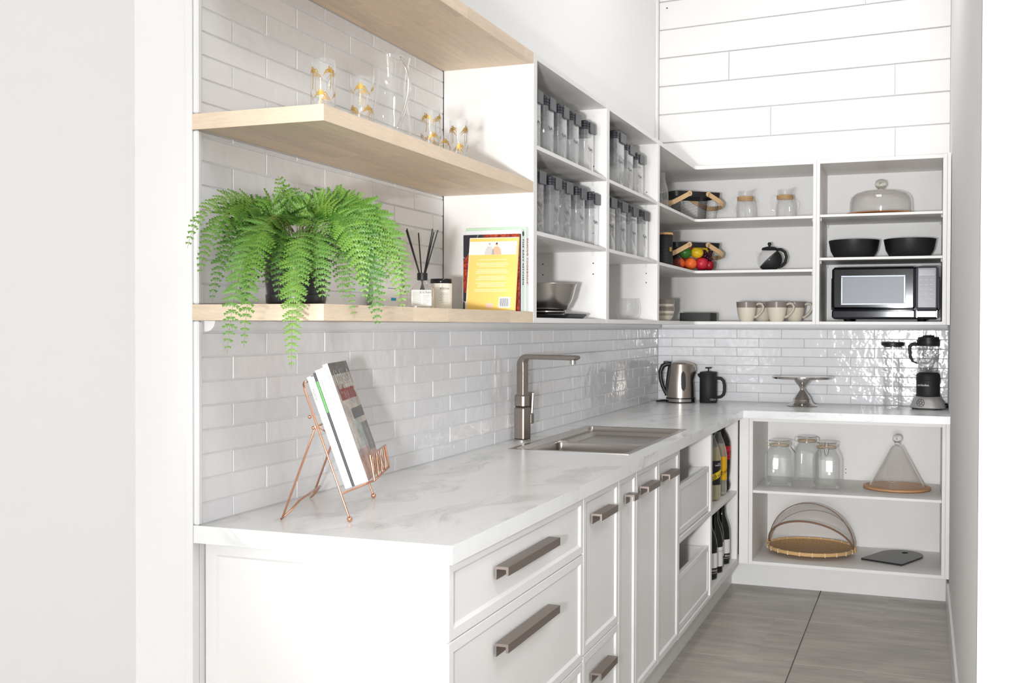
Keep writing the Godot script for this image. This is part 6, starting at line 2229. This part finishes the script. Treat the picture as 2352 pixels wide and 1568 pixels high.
			bent_text(t, "lettering", "zero sugar", 0.0085, mat(rgb(24, 18, 18), 0.5), 0.0440, 0.170, th + 0.1, 0.0, "Droid Sans", true)
	# wine bottles
	var wl := ["dark wine bottle with a black-banded white label, next to the open drawers", "dark wine bottle with a plain tall white label", "dark wine bottle with a black-banded label, half hidden behind the plain one", "dark wine bottle with a black-banded white label at the corner"]
	var wp := [Vector3(0.500, 0.1804, 1.105), Vector3(0.500, 0.1804, 0.960), Vector3(0.486, 0.1804, 0.850), Vector3(0.500, 0.1804, 0.765)]
	var green := mat(rgb(14, 22, 16), 0.07)
	for i in 4:
		t = thing("wine_bottle", wl[i], "bottle", wp[i], 0.0, "dark wine bottles on the bottom shelf")
		g = Geo.new()
		g.lathe([[0, 0.004], [0.030, 0.0004], [0.0375, 0.004], [0.0385, 0.012], [0.0385, 0.150], [0.036, 0.170], [0.027, 0.200], [0.0175, 0.225], [0.0145, 0.245], [0.0145, 0.288], [0.016, 0.290], [0.016, 0.299], [0.0, 0.300]], 36)
		part(t, "bottle_body", g, green)
		var th := 0.35
		var plain := i == 1
		wrap_label(t, "label_paper", 0.0388, 0.052 if not plain else 0.030, 0.118, th - 1.7, th + 1.7, mat(rgb(238, 236, 234), 0.6))
		if not plain:
			wrap_label(t, "label_band", 0.0388, 0.020, 0.0515, th - 1.7, th + 1.7, mat(rgb(30, 26, 28), 0.5))
			wrap_label(t, "label_rule", 0.0390, 0.0285, 0.0300, th - 1.7, th + 1.7, mat(rgb(216, 214, 212), 0.5))
			bent_text(t, "lettering", "Mongeard", 0.0125, mat(rgb(222, 220, 218), 0.5), 0.0391, 0.041, th - 0.15, 0.0, "Droid Serif", true)
		else:
			bent_text(t, "lettering", "Pinot Noir", 0.0075, mat(rgb(80, 60, 60), 0.6), 0.0391, 0.100, th, 0.0, "Droid Serif", false, true)
	# packet in the lower drawer
	t = thing("food_packet", "red and brown food packet lying in the lower open drawer", "packet", Vector3(0.36, 0.1915, 1.88), 0.2)
	var pn := noise(0.06, 3, 111)
	var pt := picture(64, 64, func(x, y):
		var k: float = 0.5 + 0.5 * pn.get_noise_2d(x * 2.0, y * 2.0)
		return Color(0.42 + 0.34 * k, 0.14 + 0.20 * k, 0.08 + 0.10 * k))
	var pm := mat(Color.WHITE, 0.3)
	pm.albedo_texture = pt
	pm.uv1_triplanar = true
	pm.uv1_scale = Vector3(6, 6, 6)
	g = Geo.new()
	var rg := []
	for k in 9:
		var u := k / 8.0
		var hh := 0.004 + 0.055 * sin(PI * u)
		var ring := PackedVector3Array()
		for c in 20:
			var a := TAU * c / 20.0
			ring.append(Vector3(0.15 * cos(a) * (0.6 + 0.4 * sin(PI * u)), 0.05 + hh * 0.8 * sin(a) , lerpf(-0.09, 0.08, u)))
		rg.append(ring)
	g.skin(rg, true, 179.0)
	part(t, "pouch", g, pm)

func _ready() -> void:
	rng.seed = 7
	make_materials()
	setup_view()
	make_room()
	make_base_run()
	make_worktop()
	make_sink_and_tap()
	make_wall_units()
	make_oak_shelves()
	make_glassware()
	make_fern()
	make_low_shelf()
	make_containers()
	make_unit_bases()
	make_corner_unit_things()
	make_end_unit_things()
	make_stand()
	make_worktop_things()
	make_base_things()
